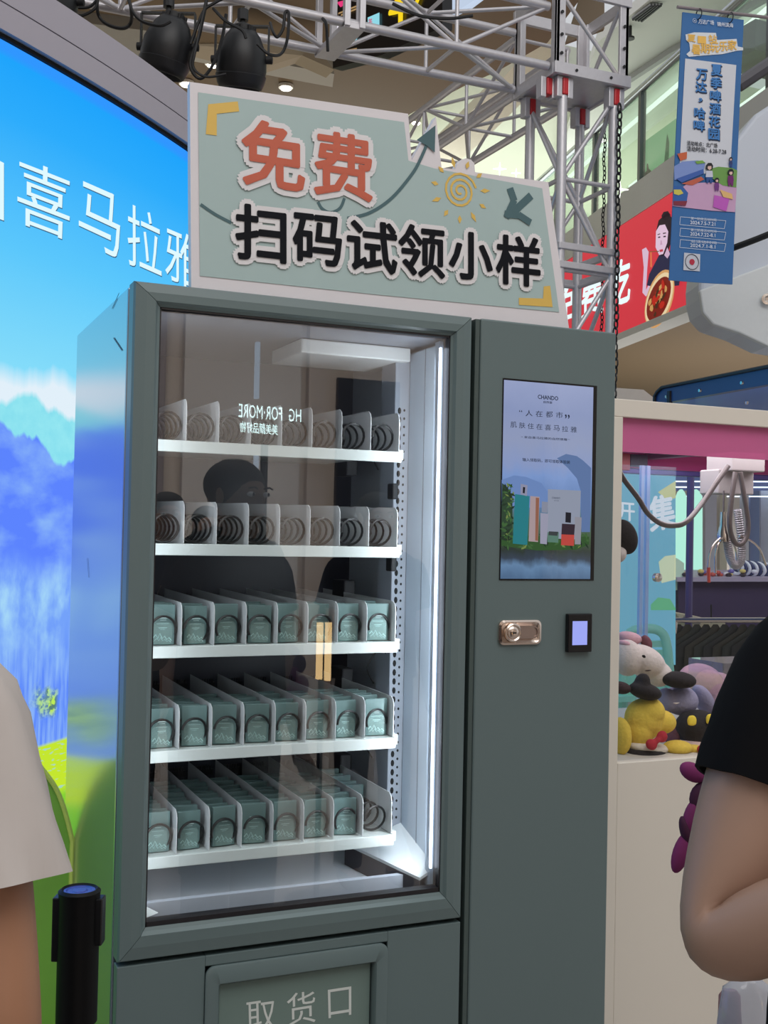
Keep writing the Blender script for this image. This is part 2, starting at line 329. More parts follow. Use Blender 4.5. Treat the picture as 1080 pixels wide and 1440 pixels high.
mb.build('lettering', mat('ribbon_white', (235, 252, 255), emit=1.0), rb)
L = lambda pts, off, n_, c, e=.8: flatpoly(RIB, pts, off, n_, mat('ribbon_'+n_, c, emit=e), rb, O5, S5)
L([(522, 480), (540, 470), (552, 490), (546, 560), (540, 660), (560, 620), (575, 640), (540, 690), (524, 672), (530, 560)], .012, 'printed_arm', (232, 200, 225))
L([(600, 505), (640, 480), (665, 500), (700, 560), (690, 640), (600, 650), (545, 640), (556, 590)], .016, 'printed_dress', (42, 40, 74))
L([(588, 400), (600, 350), (640, 312), (668, 350), (660, 430), (640, 500), (610, 510), (592, 490)], .020, 'printed_hair', (40, 22, 34))
L([(590, 398), (606, 372), (630, 368), (645, 400), (640, 450), (622, 500), (604, 505), (588, 470)], .024, 'printed_face', (240, 208, 232))
L([(612, 330), (622, 312), (642, 308), (654, 326), (644, 346), (620, 346)], .020, 'printed_bun', (40, 22, 34))
L([(598, 412), (610, 408), (611, 411), (599, 416)], .027, 'printed_brow', (60, 30, 40)); L([(622, 406), (636, 404), (637, 408), (623, 411)], .027, 'printed_brow', (60, 30, 40))
L([(600, 424), (610, 421), (611, 427), (601, 429)], .027, 'printed_eye', (40, 20, 40)); L([(624, 420), (635, 418), (636, 424), (625, 426)], .027, 'printed_eye', (40, 20, 40))
L([(612, 440), (616, 438), (620, 458), (610, 460)], .027, 'printed_nose', (214, 170, 200))
L([(626, 505), (640, 470), (652, 500), (640, 520)], .022, 'printed_neck', (222, 186, 214))
L([(562, 488), (606, 486), (606, 490), (562, 492)], .029, 'printed_chopsticks', (150, 90, 60))
L([(566, 490), (572, 490), (574, 560), (566, 558)], .028, 'printed_noodle', (240, 130, 80))
L([(606, 482), (622, 478), (624, 488), (610, 492)], .028, 'printed_mouth', (200, 60, 80))
cb = MB(); O = RIB.px(740+598/S5, 200+705/S5, .018); ux = du*-1; uz = V((0, 0, 1)); sc_ = .235
def disc(mb, c, ax, ay, r1, r2, n=28, wob=0): mb.poly([c+ax*math.cos(2*math.pi*k/n)*r1*(1+wob*random.uniform(-1, 1))+ay*math.sin(2*math.pi*k/n)*r2*(1+wob*random.uniform(-1, 1)) for k in range(n)])
tb = (ux*.94+uz*.35).normalized(); tn = (uz*.94-ux*.35).normalized()
for nm, c, r1, r2, off in (('printed_bowl', (226, 170, 110), .34, .25, .02), ('printed_bowl_rim', (250, 224, 178), .32, .22, .023), ('printed_soup', (130, 34, 24), .28, .18, .026)):
    mb = MB(); disc(mb, RIB.px(740+602/S5, 200+702/S5, off), tb, tn, r1, r2); mb.build(nm, mat('ribbon_'+nm, c, emit=.8), rb)
for nm, c, k_ in (('printed_noodles', (214, 160, 96), 9), ('printed_peppers', (196, 40, 26), 12), ('printed_herbs', (70, 44, 26), 9)):
    mb = MB()
    for k in range(k_):
        a = random.uniform(0, 6.28); r = random.uniform(0, .16); disc(mb, RIB.px(740+602/S5, 200+702/S5, .029+.0006*k+(.001 if k_ == 12 else 0))+tb*math.cos(a)*r*1.4+tn*math.sin(a)*r*.8, tb, tn, random.uniform(.02, .06), random.uniform(.02, .05), 9, .3)
    mb.build(nm, mat('ribbon_'+nm, c, emit=.8), rb)

# bottle poster above ribbon
bp = empty('bottle_poster', rl(1, 5.15, -.6), 'lit green poster showing a dark bottle behind the balustrade glass', 'poster')
PP = Panel(rl(0, 5, -.11), rib_n)
MB().prism([PP.px(x, y) for x, y in [(902, 282), (950, 246), (953, 165), (905, 200)]], rib_n*-.05).build('panel', mat('poster_green', (150, 200, 156), emit=.7), bp)
MB().poly([PP.px(x, y, .01) for x, y in [(902, 284), (950, 249), (950, 226), (935, 236), (922, 243), (903, 262)]]).build('printed_leaves', mat('poster_leaf', (70, 200, 50), emit=.8), bp)
MB().poly([PP.px(x, y, .02) for x, y in [(910, 264), (918, 259), (918, 240), (915, 237), (914, 230), (912, 231), (912, 240), (909, 244)]]).build('printed_bottle', mat('poster_bottle', (60, 16, 30), emit=.7), bp)
MB().poly([PP.px(x, y, .02) for x, y in [(936, 236), (943, 231), (944, 200), (941, 188), (939, 202)]]).build('printed_tower', mat('poster_tower', (40, 90, 60), emit=.7), bp)

# ================================================================= WHITE CURVED BODY TOP RIGHT
wc = empty('escalator_cladding', atd(1040, 480, 7.2), 'large pale rounded escalator cladding right of the hanging banner', 'escalator')
base = [(983, 400), (990, 330), (1010, 270), (1035, 195), (1062, 160), (1100, 135), (1300, 90), (1300, 520), (1080, 487), (1040, 468), (1003, 456), (989, 440), (984, 420)]
MB().prism([atd(x, y, 7.2) for x, y in base], _F*.35).build('side_panel', mat('cladding_white', (206, 212, 222), .35, var=.03, scale=1), wc, bevel=.03, seg=3)
MB().prism([atd(x, y, 7.16) for x, y in [(984, 408), (1080, 372), (1300, 290), (1300, 520), (1080, 487), (1040, 468), (1003, 456), (989, 440)]], _F*.05).build('lower_panel', mat('cladding_light', (222, 226, 226), .35, var=.03), wc, bevel=.01)
pc = atd(1078, 421, 7.14)
MB().lathe(pc, -_F, [(0, .035), (.015, .035), (.016, .02), (.01, .01)], 14).build('spot_fitting', chrome, wc)
cb_ = MB().tube(smooth_pts([atd(960, 372, 6.6), atd(984, 368, 6.6), atd(1020, 353, 6.5), atd(1080, 330, 6.4), atd(1200, 280, 6.3)]), .018, 6).build('cable', rub, smooth=True)
tag(cb_, 'thick black cable running from behind the banner to the right', 'cable')

# ================================================================= HANGING BANNER
bA, bB = atd(960, 17, 6.0), atd(1046, 28, 6.12)
bn = (bB-bA).cross(V((0, 0, 1))).normalized()
if bn.dot(CAM-bA) < 0: bn = -bn
B = Panel(bA, bn)
hb = empty('hanging_banner', B.px(985, 396), 'blue vertical cloth banner with white panel hanging from a thin rod', 'banner')
MB().prism([B.px(*p) for p in [(960, 17), (1046, 28), (1042, 110), (1036, 250), (1030, 400), (986, 397.5), (941, 394), (948, 250), (955, 110)]], bn*-.006).build('cloth', mat('banner_blue', (52, 108, 166), .55, var=.03), hb)
bx = lambda x, y: (930+x/6.546, y/6.546)
bx2 = lambda x, y: (930+x/6.546, 200+y/6.546)
def bpoly(pts, name, c, off, f=bx): return MB().poly([B.px(*f(*p), off) for p in pts]).build(name, mat('banner_'+name, c, .6, var=.02), hb)
bpoly([(218, 540), (688, 600), (640, 1440), (618, 1610), (165, 1590), (170, 1440)], 'printed_white_field', (214, 216, 222), .002)
def btext(mb, s, x0, y0, x1, y1, f=bx, sl=.09, bold=.02, off=.006):
    a, b_, c2, d2 = f(x0, y0), f(x1, y0+sl*(x1-x0)), f(x1, y1+sl*(x1-x0)), f(x0, y1); text(mb, s, qpx(B, a, b_, c2, d2, off), bold)
mb = MB(); btext(mb, '万达广场', 335, 180, 478, 222); btext(mb, '锦州滨海', 508, 205, 655, 245)
for k, r in enumerate((20,)):
    c0 = B.px(*bx(303, 193), .004); mb.torus(c0, bn, .0092*1.2, .0012, 18, 4); mb.poly([c0+bn*.001+V((0, 0, .004)), c0+bn*.001+(bB-bA).normalized()*.005-V((0, 0, .004)), c0+bn*.001-(bB-bA).normalized()*.005-V((0, 0, .004))])
mb.build('lettering', mat('banner_letter_white', (225, 230, 238), .6), hb)
mb = MB()
for i, (x, y) in enumerate([(235, 320), (330, 335), (430, 322)]): btext(mb, '夏一站'[i], x, y, x+75, y+65, bold=.03)
tit = '暑期玩乐家'
for i in range(5): btext(mb, tit[i], 275+i*83, 412-i*10, 355+i*83, 500-i*10, bold=.03)
mb.build('lettering', mat('banner_letter_yellow', (240, 190, 90), .6), hb)
mb = MB(); mb2 = mb
bpoly([(220, 320), (300, 300), (500, 305), (510, 370), (690, 360), (700, 430), (750, 440), (750, 465), (690, 470), (560, 500), (420, 510), (250, 525), (228, 500), (262, 470), (255, 400), (225, 370)], 'printed_title_backing', (222, 226, 230), .003)
mb = MB(); ms = MB()
for i, ch in enumerate('夏季啤酒花园'):
    x = 452-i*5; y = 596+i*118
    btext(mb, ch, x, y, x+98, y+98, bold=.035, off=.008); btext(ms, ch, x+8, y+10, x+106, y+108, bold=.045, off=.005)
for i, (ch, y) in enumerate([('万', 636), ('达', 750), ('，', 905), ('哈', 990), ('啤', 1105)]):
    x = 315-i*6; s_1 = 98 if ch != '，' else 36; x += 0 if ch != '，' else 30
    btext(mb, ch, x, y, x+s_1, y+s_1, bold=.035, off=.008); btext(ms, ch, x+8, y+9, x+s_1+8, y+s_1+9, bold=.045, off=.005)
mb.build('lettering', mat('banner_letter_blue', (66, 130, 196), .6), hb); ms.build('lettering_shadow', mat('banner_letter_navy', (34, 52, 84), .6), hb)
mb = MB(); btext(mb, '活动地点：北广场', 230, 1298, 510, 1340, bold=.02); btext(mb, '活动时间：6.28-7.28', 230, 1345, 592, 1392, bold=.02)
mb.build('lettering', mat('banner_letter_black', (36, 36, 44), .6), hb)
f2 = bx2
bpoly([(100, 590), (105, 480), (240, 380), (470, 370), (640, 400), (690, 420), (675, 645), (460, 632)], 'printed_plaza', (206, 164, 196), .004, f2)
bpoly([(430, 250), (520, 228), (650, 240), (694, 262), (685, 420), (560, 400), (470, 340)], 'printed_lawn', (112, 160, 78), .005, f2)
bpoly([(112, 225), (190, 180), (330, 170), (400, 190), (380, 280), (240, 330), (115, 350)], 'printed_building', (128, 150, 206), .006, f2)
bpoly([(130, 340), (380, 250), (385, 290), (180, 375)], 'printed_building_trim', (60, 96, 172), .0075, f2)
bpoly([(300, 180), (370, 172), (398, 195), (320, 205)], 'printed_hedge', (120, 170, 70), .009, f2)
bpoly([(140, 110), (230, 92), (228, 155), (170, 175)], 'printed_kiosk', (206, 98, 56), .007, f2)
bpoly([(180, 385), (360, 320), (390, 345), (280, 400)], 'printed_carpet', (196, 96, 72), .0065, f2)
bpoly([(105, 405), (190, 410), (240, 470), (225, 560), (180, 590), (103, 575)], 'printed_pool', (44, 96, 168), .007, f2)
bpoly([(105, 440), (170, 440), (195, 475), (150, 492), (108, 480)], 'printed_pool_toys', (214, 200, 84), .009, f2)
bpoly([(104, 545), (230, 545), (215, 590), (102, 582)], 'printed_pool_rim', (132, 40, 60), .009, f2)
bpoly([(480, 490), (620, 520), (590, 640), (468, 600)], 'printed_gift_box', (196, 92, 190), .008, f2)
bpoly([(530, 440), (640, 480), (650, 530), (560, 510)], 'printed_popcorn', (232, 186, 120), .010, f2)
for k, (x, y, s, c, c2) in enumerate([(432, 300, 1.3, (206, 206, 220), (36, 76, 140)), (500, 400, .85, (116, 50, 128), (116, 50, 128)), (628, 340, 1.1, (116, 30, 108), (116, 30, 108)), (628, 195, .65, (48, 60, 110), (40, 70, 130))]):
    P_ = lambda a, b_: (x+a*s, y+b_*s)
    bpoly([P_(-22, -25), P_(22, -25), P_(26, 20), P_(-26, 20)], 'printed_child_%d' % k, c, .010, f2)
    bpoly([P_(-24, 20), P_(24, 20), P_(20, 62), P_(6, 62), P_(0, 34), P_(-6, 62), P_(-20, 62)], 'printed_child_legs_%d' % k, c2, .010, f2)
    bpoly([P_(-24, -36), P_(-26, -60), P_(-10, -80), P_(14, -80), P_(26, -60), P_(22, -36), P_(0, -26)], 'printed_child_hair_%d' % k, (22, 20, 26), .011, f2)
    bpoly([P_(-14, -40), P_(-12, -56), P_(12, -58), P_(14, -40), P_(0, -28)], 'printed_child_face_%d' % k, (228, 190, 176), .012, f2)
mb = MB()
for i, t in enumerate(('2024.7.5-7.21', '2024.7.22-8.1', '2024.7.1-8.1')):
    y = 730+i*105; btext(mb, t, 260, y-6, 490, y+26, f2, .07); btext(mb, ('第一阶段活动时间', '第二阶段活动时间', '总活动时间')[i], 265, y-40, 500, y-14, f2, .07, .0)
    for a, b_ in (((172, y-42), (590, y-5)), ((590, y-5), (575, y+68)), ((575, y+68), (165, y+30)), ((165, y+30), (172, y-42))):
        stroke(mb, [B.px(*f2(*a), .004), B.px(*f2(*b_), .004)], .0022, bn)
mb.build('lettering', mat('banner_letter_white', (225, 230, 238), .6), hb)
bpoly([(206, 1018), (355, 1032), (350, 1190), (198, 1178)], 'printed_seal_ground', (206, 208, 216), .004, f2)
mb = MB(); c0 = B.px(*f2(277, 1104), .006); mb.torus(c0, bn, .040, .0018, 24, 4); mb.build('printed_seal_ring', mat('banner_seal_ring', (50, 54, 66), .6), hb)
mb = MB(); disc(mb, c0, (bB-bA).normalized(), V((0, 0, 1)), .016, .016, 16, .06); mb.build('printed_seal', mat('banner_seal_red', (186, 40, 66), .6), hb)
rodA, rodB = B.px(951, 11, .01), B.px(1150, 34, .01)
MB().tube([rodA, rodB], .009, 8).build('rod', mat('rod_grey', (150, 140, 142), .4, metal=.5), hb)
for x in (981, 1025):
    y = 14+(x-951)*.115; p = B.px(x, y, .012); MB().torus(p-V((0, 0, .014)), (bB-bA), .026, .003, 14, 5, 1).build('hook', blk, hb)
# ceiling bracket far right
box('bracket', at(1062, 70, 'z', 6.2), at(1062, 70, 'z', 6.2)+V((.8, .5, .3)), mat('dark_bracket', (70, 72, 78), .5), label='dark grey ceiling bracket at the edge right of the banner', cat='bracket')
for q in ((1038, 120, 1075, 95),):
    MB().tube([atd(q[0], q[1], 8), atd(1110, 72, 8)], .05, 8).build('rail', mat('rail_grey2', (88, 86, 92), .4), label='dark slanting rail right of the hanging banner', cat='rail')

# ================================================================= LED SCREEN (curved wall, left)
def horiz(px, h):  # plan point for the screen top at pixel height h above the horizon
    d = 682.6*3.2/h; return d
pl = []
for x, h in ((0, 682.6), (155.6, 595.7), (266, 526)):
    p = CAM+_F*0; d = horiz(x, h); q = atd(x, 740, d); pl.append(V((q.x, q.y)))
# circle through three plan points
(ax, ay), (bx_, by_), (cx, cy) = [tuple(p) for p in pl]
D = 2*(ax*(by_-cy)+bx_*(cy-ay)+cx*(ay-by_))
ux_ = ((ax*ax+ay*ay)*(by_-cy)+(bx_*bx_+by_*by_)*(cy-ay)+(cx*cx+cy*cy)*(ay-by_))/D
uy_ = ((ax*ax+ay*ay)*(cx-bx_)+(bx_*bx_+by_*by_)*(ax-cx)+(cx*cx+cy*cy)*(bx_-ax))/D
RC = V((ux_, uy_)); RR = (pl[0]-RC).length
print('screen circle', RC, RR, pl)
if RR > 12 or RR < 2 or RC.y < pl[0].y-1:   # keep a plausible convex wall
    mid = (pl[0]+pl[2])/2; ch = (pl[2]-pl[0]); nn = V((-ch.y, ch.x)).normalized(); RR = 4.5; RC = mid+nn*math.sqrt(RR*RR-(ch.length/2)**2)
th0 = math.atan2(pl[0].y-RC.y, pl[0].x-RC.x); th2 = math.atan2(pl[2].y-RC.y, pl[2].x-RC.x)
sg = 1 if th2 > th0 else -1
TA, TB = th0-sg*3.0/RR, th2+sg*1.6/RR
def cyl(s, z, off=0.0):  # s metres along arc from the left frame edge
    a = th0+sg*s/RR; r = RR+off; return V((RC.x+r*math.cos(a), RC.y+r*math.sin(a), z))
ZT, ZB = 2.847, .16
def cpx(px, py):
    d = ray(px, py); ox, oy = CAM.x-RC.x, CAM.y-RC.y; A = d.x*d.x+d.y*d.y; Bq = 2*(ox*d.x+oy*d.y); Cq = ox*ox+oy*oy-RR*RR
    t = (-Bq-math.sqrt(max(0, Bq*Bq-4*A*Cq)))/(2*A); P = CAM+d*t; a = math.atan2(P.y-RC.y, P.x-RC.x); return V(((a-th0)*sg*RR, P.z, 0))
S0, S1 = -3.0, (abs(th2-th0)*RR+1.5)
def arcstrip(z0, z1, off, th, n=64):
    mb = MB(); rings = []
    for i in range(n+1):
        s = S0+(S1-S0)*i/n; rings.append([cyl(s, z0, off), cyl(s, z1, off), cyl(s, z1, off-th), cyl(s, z0, off-th)])
    return mb.loft(rings)
led = empty('led_screen', cyl(0, 0, -.2), 'tall curved screen showing blue sky, mountains and green field', 'screen')
hm = mat('header_grey', (168, 162, 172), .45, var=.02, scale=2)
arcstrip(ZT+.012, ZT+.085, .03, .3).build('lower_header_panel', hm, led)
arcstrip(ZT+.089, ZT+.185, .03, .3).build('upper_header_panel', hm, led)
arcstrip(ZT, ZT+.012, .012, .3).build('top_gasket', dark, led)
arcstrip(0, ZB, .03, .3).build('plinth', mat('plinth_dark', (60, 66, 70), .4), led)
arcstrip(ZB, ZT, -.02, .2).build('housing', blk, led)
# display with a shader picture
mb = MB(); n = 96; mb.uv = []
for i in range(n+1):
    s = S0+(S1-S0)*i/n
    for z in (ZB, ZT): mb.v.append(cyl(s, z, 0)); mb.uv.append((s, z))
for i in range(n): mb.f.append((2*i, 2*i+2, 2*i+3, 2*i+1))
def led_mat():
    M = bpy.data.materials.new('led_picture'); M.use_nodes = True; nt = M.node_tree; nt.nodes.clear(); N = nt.nodes.new; L = nt.links.new
    out = N('ShaderNodeOutputMaterial'); em = N('ShaderNodeEmission'); L(em.outputs[0], out.inputs[0]); em.inputs[1].default_value = 1.0
    uv = N('ShaderNodeUVMap'); sx = N('ShaderNodeSeparateXYZ'); L(uv.outputs[0], sx.inputs[0])
    def math_(op, a, b=None, c=None, clamp=False):
        m = N('ShaderNodeMath'); m.operation = op; m.use_clamp = clamp
        for i, v in enumerate((a, b, c)):
            if v is None: continue
            if isinstance(v, (int, float)): m.inputs[i].default_value = v
            else: L(v, m.inputs[i])
        return m.outputs[0]
    def noise(scale, sxx=1, syy=1, det=4, off=0):
        mp = N('ShaderNodeMapping'); mp.inputs['Scale'].default_value = (sxx, syy, 1); mp.inputs['Location'].default_value = (off, off, 0); L(uv.outputs[0], mp.inputs[0])
        n_ = N('ShaderNodeTexNoise'); n_.inputs['Scale'].default_value = scale; n_.inputs['Detail'].default_value = det; L(mp.outputs[0], n_.inputs['Vector']); return n_.outputs['Fac']
    u, z = sx.outputs[0], sx.outputs[1]
    def ramp(src, stops):
        r = N('ShaderNodeValToRGB'); L(src, r.inputs[0]); e = r.color_ramp.elements
        while len(e) < len(stops): e.new(.5)
        for i, (p, c) in enumerate(stops): e[i].position = p; e[i].color = (*lin(c), 1)
        return r.outputs[0]
    def mix(f, a, b):
        m = N('ShaderNodeMix'); m.data_type = 'RGBA'
        for i, v in ((0, f), (6, a), (7, b)):
            if isinstance(v, tuple): m.inputs[i].default_value = (*lin(v), 1)
            elif isinstance(v, (int, float)): m.inputs[i].default_value = v
            else: L(v, m.inputs[i])
        return m.outputs[2]
    def step(v, e, w_=.01): return math_('MULTIPLY_ADD', math_('SUBTRACT', v, e), 1/w_, .5, True)
    t = math_('MULTIPLY', z, 1/ZT)
    sky = ramp(t, [(.62, (150, 232, 250)), (.70, (128, 218, 250)), (.80, (92, 200, 252)), (.93, (44, 172, 252)), (.985, (30, 164, 252)), (.99, (48, 150, 255))])
    sky = mix(math_('MULTIPLY', noise(6, 1, 3), .05), sky, (70, 170, 255))
    # clouds
    cl_top = math_('ADD', 1.845, math_('MULTIPLY', noise(7, 1, 0), .16))
    col = mix(math_('SUBTRACT', 1, step(z, cl_top, .06)), sky, (226, 240, 250))
    # far cyan mountain
    far = math_('ADD', 1.70, math_('MULTIPLY', noise(5, 1, 0, 5, 3), .28))
    col = mix(math_('SUBTRACT', 1, step(z, far, .02)), col, mix(noise(22), (120, 215, 235), (160, 238, 245)))
    # blue range
    rg = math_('ADD', 1.52, math_('MULTIPLY', noise(2.6, 1, 0, 8, 7.3), .50))
    shade = mix(step(noise(4, 1, 1.6, 6, 2), .56, .2), (92, 132, 254), (140, 184, 248))
    col = mix(math_('SUBTRACT', 1, step(z, rg, .012)), col, shade)
    # snowy slopes
    sn = math_('ADD', 1.22, math_('MULTIPLY', noise(3, 1, 0, 4, 11), .3))
    snow = mix(step(noise(9, 1.6, .8, 8, 5), .55, .25), (116, 162, 250), (168, 218, 248))
    col = mix(math_('SUBTRACT', 1, step(z, sn, .12)), col, snow)
    rain = mix(step(noise(40, 1.6, .14, 3), .52, .3), (92, 136, 250), (140, 182, 250))
    col = mix(math_('SUBTRACT', 1, step(z, 1.12, .2)), col, rain)
    # bush, hill, field
    tr = math_('ADD', .90, math_('MULTIPLY', noise(14, 1, .8, 5), .22))
    col = mix(math_('MULTIPLY', math_('SUBTRACT', 1, step(z, tr, .03)), step(noise(7, 1, .6, 2, 4.4), .5, .08)), col, mix(step(noise(60), .5, .1), (90, 130, 120), (190, 236, 90)))
    hill = math_('ADD', .84, math_('MULTIPLY', u, .05))
    fld = mix(step(noise(30, 1, 4), .62, .08), (196, 230, 48), (170, 214, 190))
    col = mix(math_('SUBTRACT', 1, step(z, hill, .01)), col, fld)
    low = ramp(t, [(.05, (30, 74, 50)), (.16, (70, 130, 40)), (.22, (120, 200, 60)), (.27, (150, 220, 50))])
    col = mix(math_('SUBTRACT', 1, step(z, .70, .03)), col, low)
    L(col, em.inputs[0]); return M
disp = mb.build('display', led_mat(), led)
mb = MB()
def ctext(s, tl, tr, br, bl, off, mb=mb, bold=-.005):
    text(mb, s, [cpx(*tl), cpx(*tr), cpx(*br), cpx(*bl)], bold, lambda p: cyl(p.x, p.y, off))
chars = [('自', (-52, 185), (4, 215), (4, 311), (-52, 290)), ('喜', (23, 219), (99, 249), (95, 340), (23, 313)), ('马', (110, 252), (167, 277), (168, 366), (109, 338)), ('拉', (178, 284), (224, 306), (226, 392), (178, 371)), ('雅', (231, 316), (278, 336), (278, 414), (231, 391))]
for c in chars: ctext(*c, .004)
ctext('来', (-140, 150), (-66, 180), (-66, 285), (-140, 262), .004)
mb.build('lettering', mat('led_letter_white', (222, 248, 255), emit=1.0), led)
mb = MB()
for c in chars: text(mb, c[0], [cpx(a+1.2, b_+1.6) for a, b_ in c[1:]], 0, lambda p: cyl(p.x, p.y, .002))
mb.build('lettering_edge', mat('led_letter_edge', (60, 110, 150), emit=.7), led)

# green leaf standee against the machine's side
lf = empty('leaf_standee', (-.2, .52, 0), 'glossy green leaf-shaped display board standing against the machine side', 'display board')
PL = Panel((0, .52, 1), (0, -1, 0))
pts = smooth_pts([PL.px(*p) for p in [(55, 1076), (78, 1108), (92, 1145), (104, 1195), (112, 1238), (112, 1300)]], 4)
base0 = V((pts[-1].x, .52, 0)); pts2 = [V((-.42, .52, 0)), V((-.42, .52, .86)), V((-.33, .52, .99))]
pts = [V((min(p.x, -.003), p.y, p.z)) for p in pts+[V((-.003, .52, .45)), V((-.12, .52, 0))]]
MB().prism(pts+pts2, (0, .02, 0)).build('panel', mat('leaf_green', (134, 200, 76), .25, var=.35, scale=2.2, coat=.4), lf)
MB().tube([p+V((0, -.004, 0)) for p in pts], .006, 6).build('edging', mat('leaf_edge', (214, 240, 116), .3), lf)

# ================================================================= TRUSS
def box_truss(name, P0, axis, length, sec, label, nbay, group=None, r=.023, rw=.011, a1=None, a2=None):
    """four chords from corner P0 along axis; a1,a2 = section axes scaled by sec"""
    e = empty(name, P0, label, 'truss'); ax = V(axis); A = V(a1)*sec[0]; Bv = V(a2)*sec[1]; P0 = V(P0)
    cs = [P0, P0+A, P0+A+Bv, P0+Bv]
    for c in cs: MB().tube([c, c+ax*length], r, 10).build('chord', alu, e, smooth=True)
    bl = length/nbay
    for f in range(4):
        a, b_ = cs[f], cs[(f+1) % 4]
        for i in range(nbay):
            s0, s1 = ax*(i*bl), ax*((i+1)*bl)
            p, q = (a+s0, b_+s1) if (i+f) % 2 else (b_+s0, a+s1)
            MB().tube([p, q], rw, 8).build('brace', alu, e, smooth=True)
            MB().tube([a+s0, b_+s0], rw, 8).build('strut', alu, e, smooth=True)
    return e
TZ = 4.0
box_truss('ceiling_truss', (-1.6, 3.08, TZ), (1, 0, 0), 4.38, (.36, .32), 'horizontal aluminium box truss carrying the black stage lamps', 8, a1=(0, 1, 0), a2=(0, 0, 1))
box_truss('rear_truss', (2.83, 3.50, TZ), (0, 1, 0), 6.0, (.34, .32), 'aluminium box truss running away behind the arrow of the sign', 10, a1=(1, 0, 0), a2=(0, 0, 1))
tp = [at(786, 200, 'y', 3.1), at(859, 200, 'y', 3.06)]
box_truss('tower_truss', (2.875, 3.08, 0), (0, 0, 1), 3.9, (.33, .33), 'vertical aluminium tower truss standing behind the vending machine', 8, a1=(1, 0, 0), a2=(0, 1, 0), r=.027, rw=.013)
tj = empty('truss_joint', (3.04, 3.24, 2.93), 'bolted flat-bar joint frames around the tower above the machine', 'truss joint')
for z in (2.93, 3.03):
    for a_, b_ in (((2.85, 3.045), (3.23, 3.075)), ((2.85, 3.415), (3.23, 3.445)), ((2.845, 3.08), (2.875, 3.41)), ((3.205, 3.08), (3.235, 3.41))): box('joint_bar', (*a_, z), (*b_, z+.035), alu, tj, bevel=.003)
# junction plates in the horizontal truss, near px 500
jp = empty('truss_joint', (1.62, 3.08, TZ), 'bolted joint frame in the middle of the horizontal truss', 'truss joint')
for y in (3.05, 3.44):
    for x in (1.60, 1.68): box('joint_plate', (x, y-.012, TZ-.03), (x+.03, y+.025, TZ+.36), alu, jp, bevel=.003)
for z in (TZ-.035, TZ+.33): box('joint_bar', (1.60, 3.05, z), (1.71, 3.46, z+.03), alu, jp, bevel=.003)
# corner block
cb = empty('truss_corner_block', (2.80, 3.05, 3.96), 'open aluminium corner block with bolt holes on top of tower truss', 'truss corner')
X0, X1, Y0, Y1, Z0, Z1 = 2.80, 3.26, 3.03, 3.46, 3.96, 4.45
pl_ = .055
for x in (X0, X1-.02):
    for y in (Y0, Y1-.02):
        sx = 1 if x == X0 else -1; sy = 1 if y == Y0 else -1
        xx = (x, x+pl_) if sx > 0 else (x+.02-pl_, x+.02); yy = (y, y+pl_) if sy > 0 else (y+.02-pl_, y+.02)
        box('corner_plate', (xx[0], y, Z0), (xx[1], y+.02, Z1), alu, cb, bevel=.002)
        box('corner_plate', (x, yy[0], Z0+.001), (x+.02, yy[1], Z1-.001), alu, cb, bevel=.002)
for z in (Z0-.01, Z1-.06):
    box('end_bar', (X0-.012, Y0-.012, z), (X1+.012, Y0+.012, z+.062), alu, cb, bevel=.002)
    box('end_bar', (X0-.012, Y1-.012, z), (X1+.012, Y1+.012, z+.062), alu, cb, bevel=.002)
    box('end_bar', (X0-.012, Y0+.014, z), (X0+.012, Y1-.014, z+.062), alu, cb, bevel=.002)
    box('end_bar', (X1-.012, Y0+.014, z), (X1+.012, Y1-.014, z+.062), alu, cb, bevel=.002)
MB().box(X0+.02, Y0+.02, Z0+.0, X1-.02, Y1-.02, Z0+.012).build('base_plate', alu, cb)
MB().tube([(X0+.05, Y0+.03, Z1-.06), (X1-.05, Y0+.03, Z0+.06)], .012, 8).build('brace', alu, cb, smooth=True)
MB().tube([(X1-.03, Y0+.05, Z1-.06), (X1-.03, Y1-.05, Z0+.06)], .012, 8).build('brace', alu, cb, smooth=True)
for x in (X0+.03, X1-.03):
    for z in (Z0+.10, Z0+.20, Z0+.32): MB().lathe((x, Y0-.004, z), (0, -1, 0), [(0, .009), (.006, .009)], 8).build('bolt_hole', blk, cb)
for x in (X0+.12, X1-.12):
    for z in (Z0+.02, Z1-.03): MB().lathe((x, Y0-.014, z), (0, -1, 0), [(0, .008), (.004, .008)], 8).build('bolt_hole', blk, cb)
redm = mat('clamp_red', (196, 38, 44), .4)
for i, (x, y) in enumerate([(2.875, 3.08), (3.205, 3.08), (2.875, 3.41), (3.205, 3.41), (2.80, 3.12)]):
    k = empty('truss_clamp', (x, y, 3.84), ['red and grey clamp block on the nearest tower corner', 'red and grey clamp block above the chains', 'red and grey clamp block on the far left tower corner', 'red and grey clamp block on the far right tower corner', 'red and grey clamp block at the left side of corner block'][i], 'clamp')
    box('jaw', (x-.05, y-.028, 3.84), (x-.018, y+.028, 3.95), alu, k, bevel=.004)
    box('jaw', (x+.018, y-.028, 3.84), (x+.05, y+.028, 3.95), alu, k, bevel=.004)
    box('red_insert', (x-.017, y-.034, 3.855), (x+.017, y+.02, 3.945), redm, k, bevel=.006)
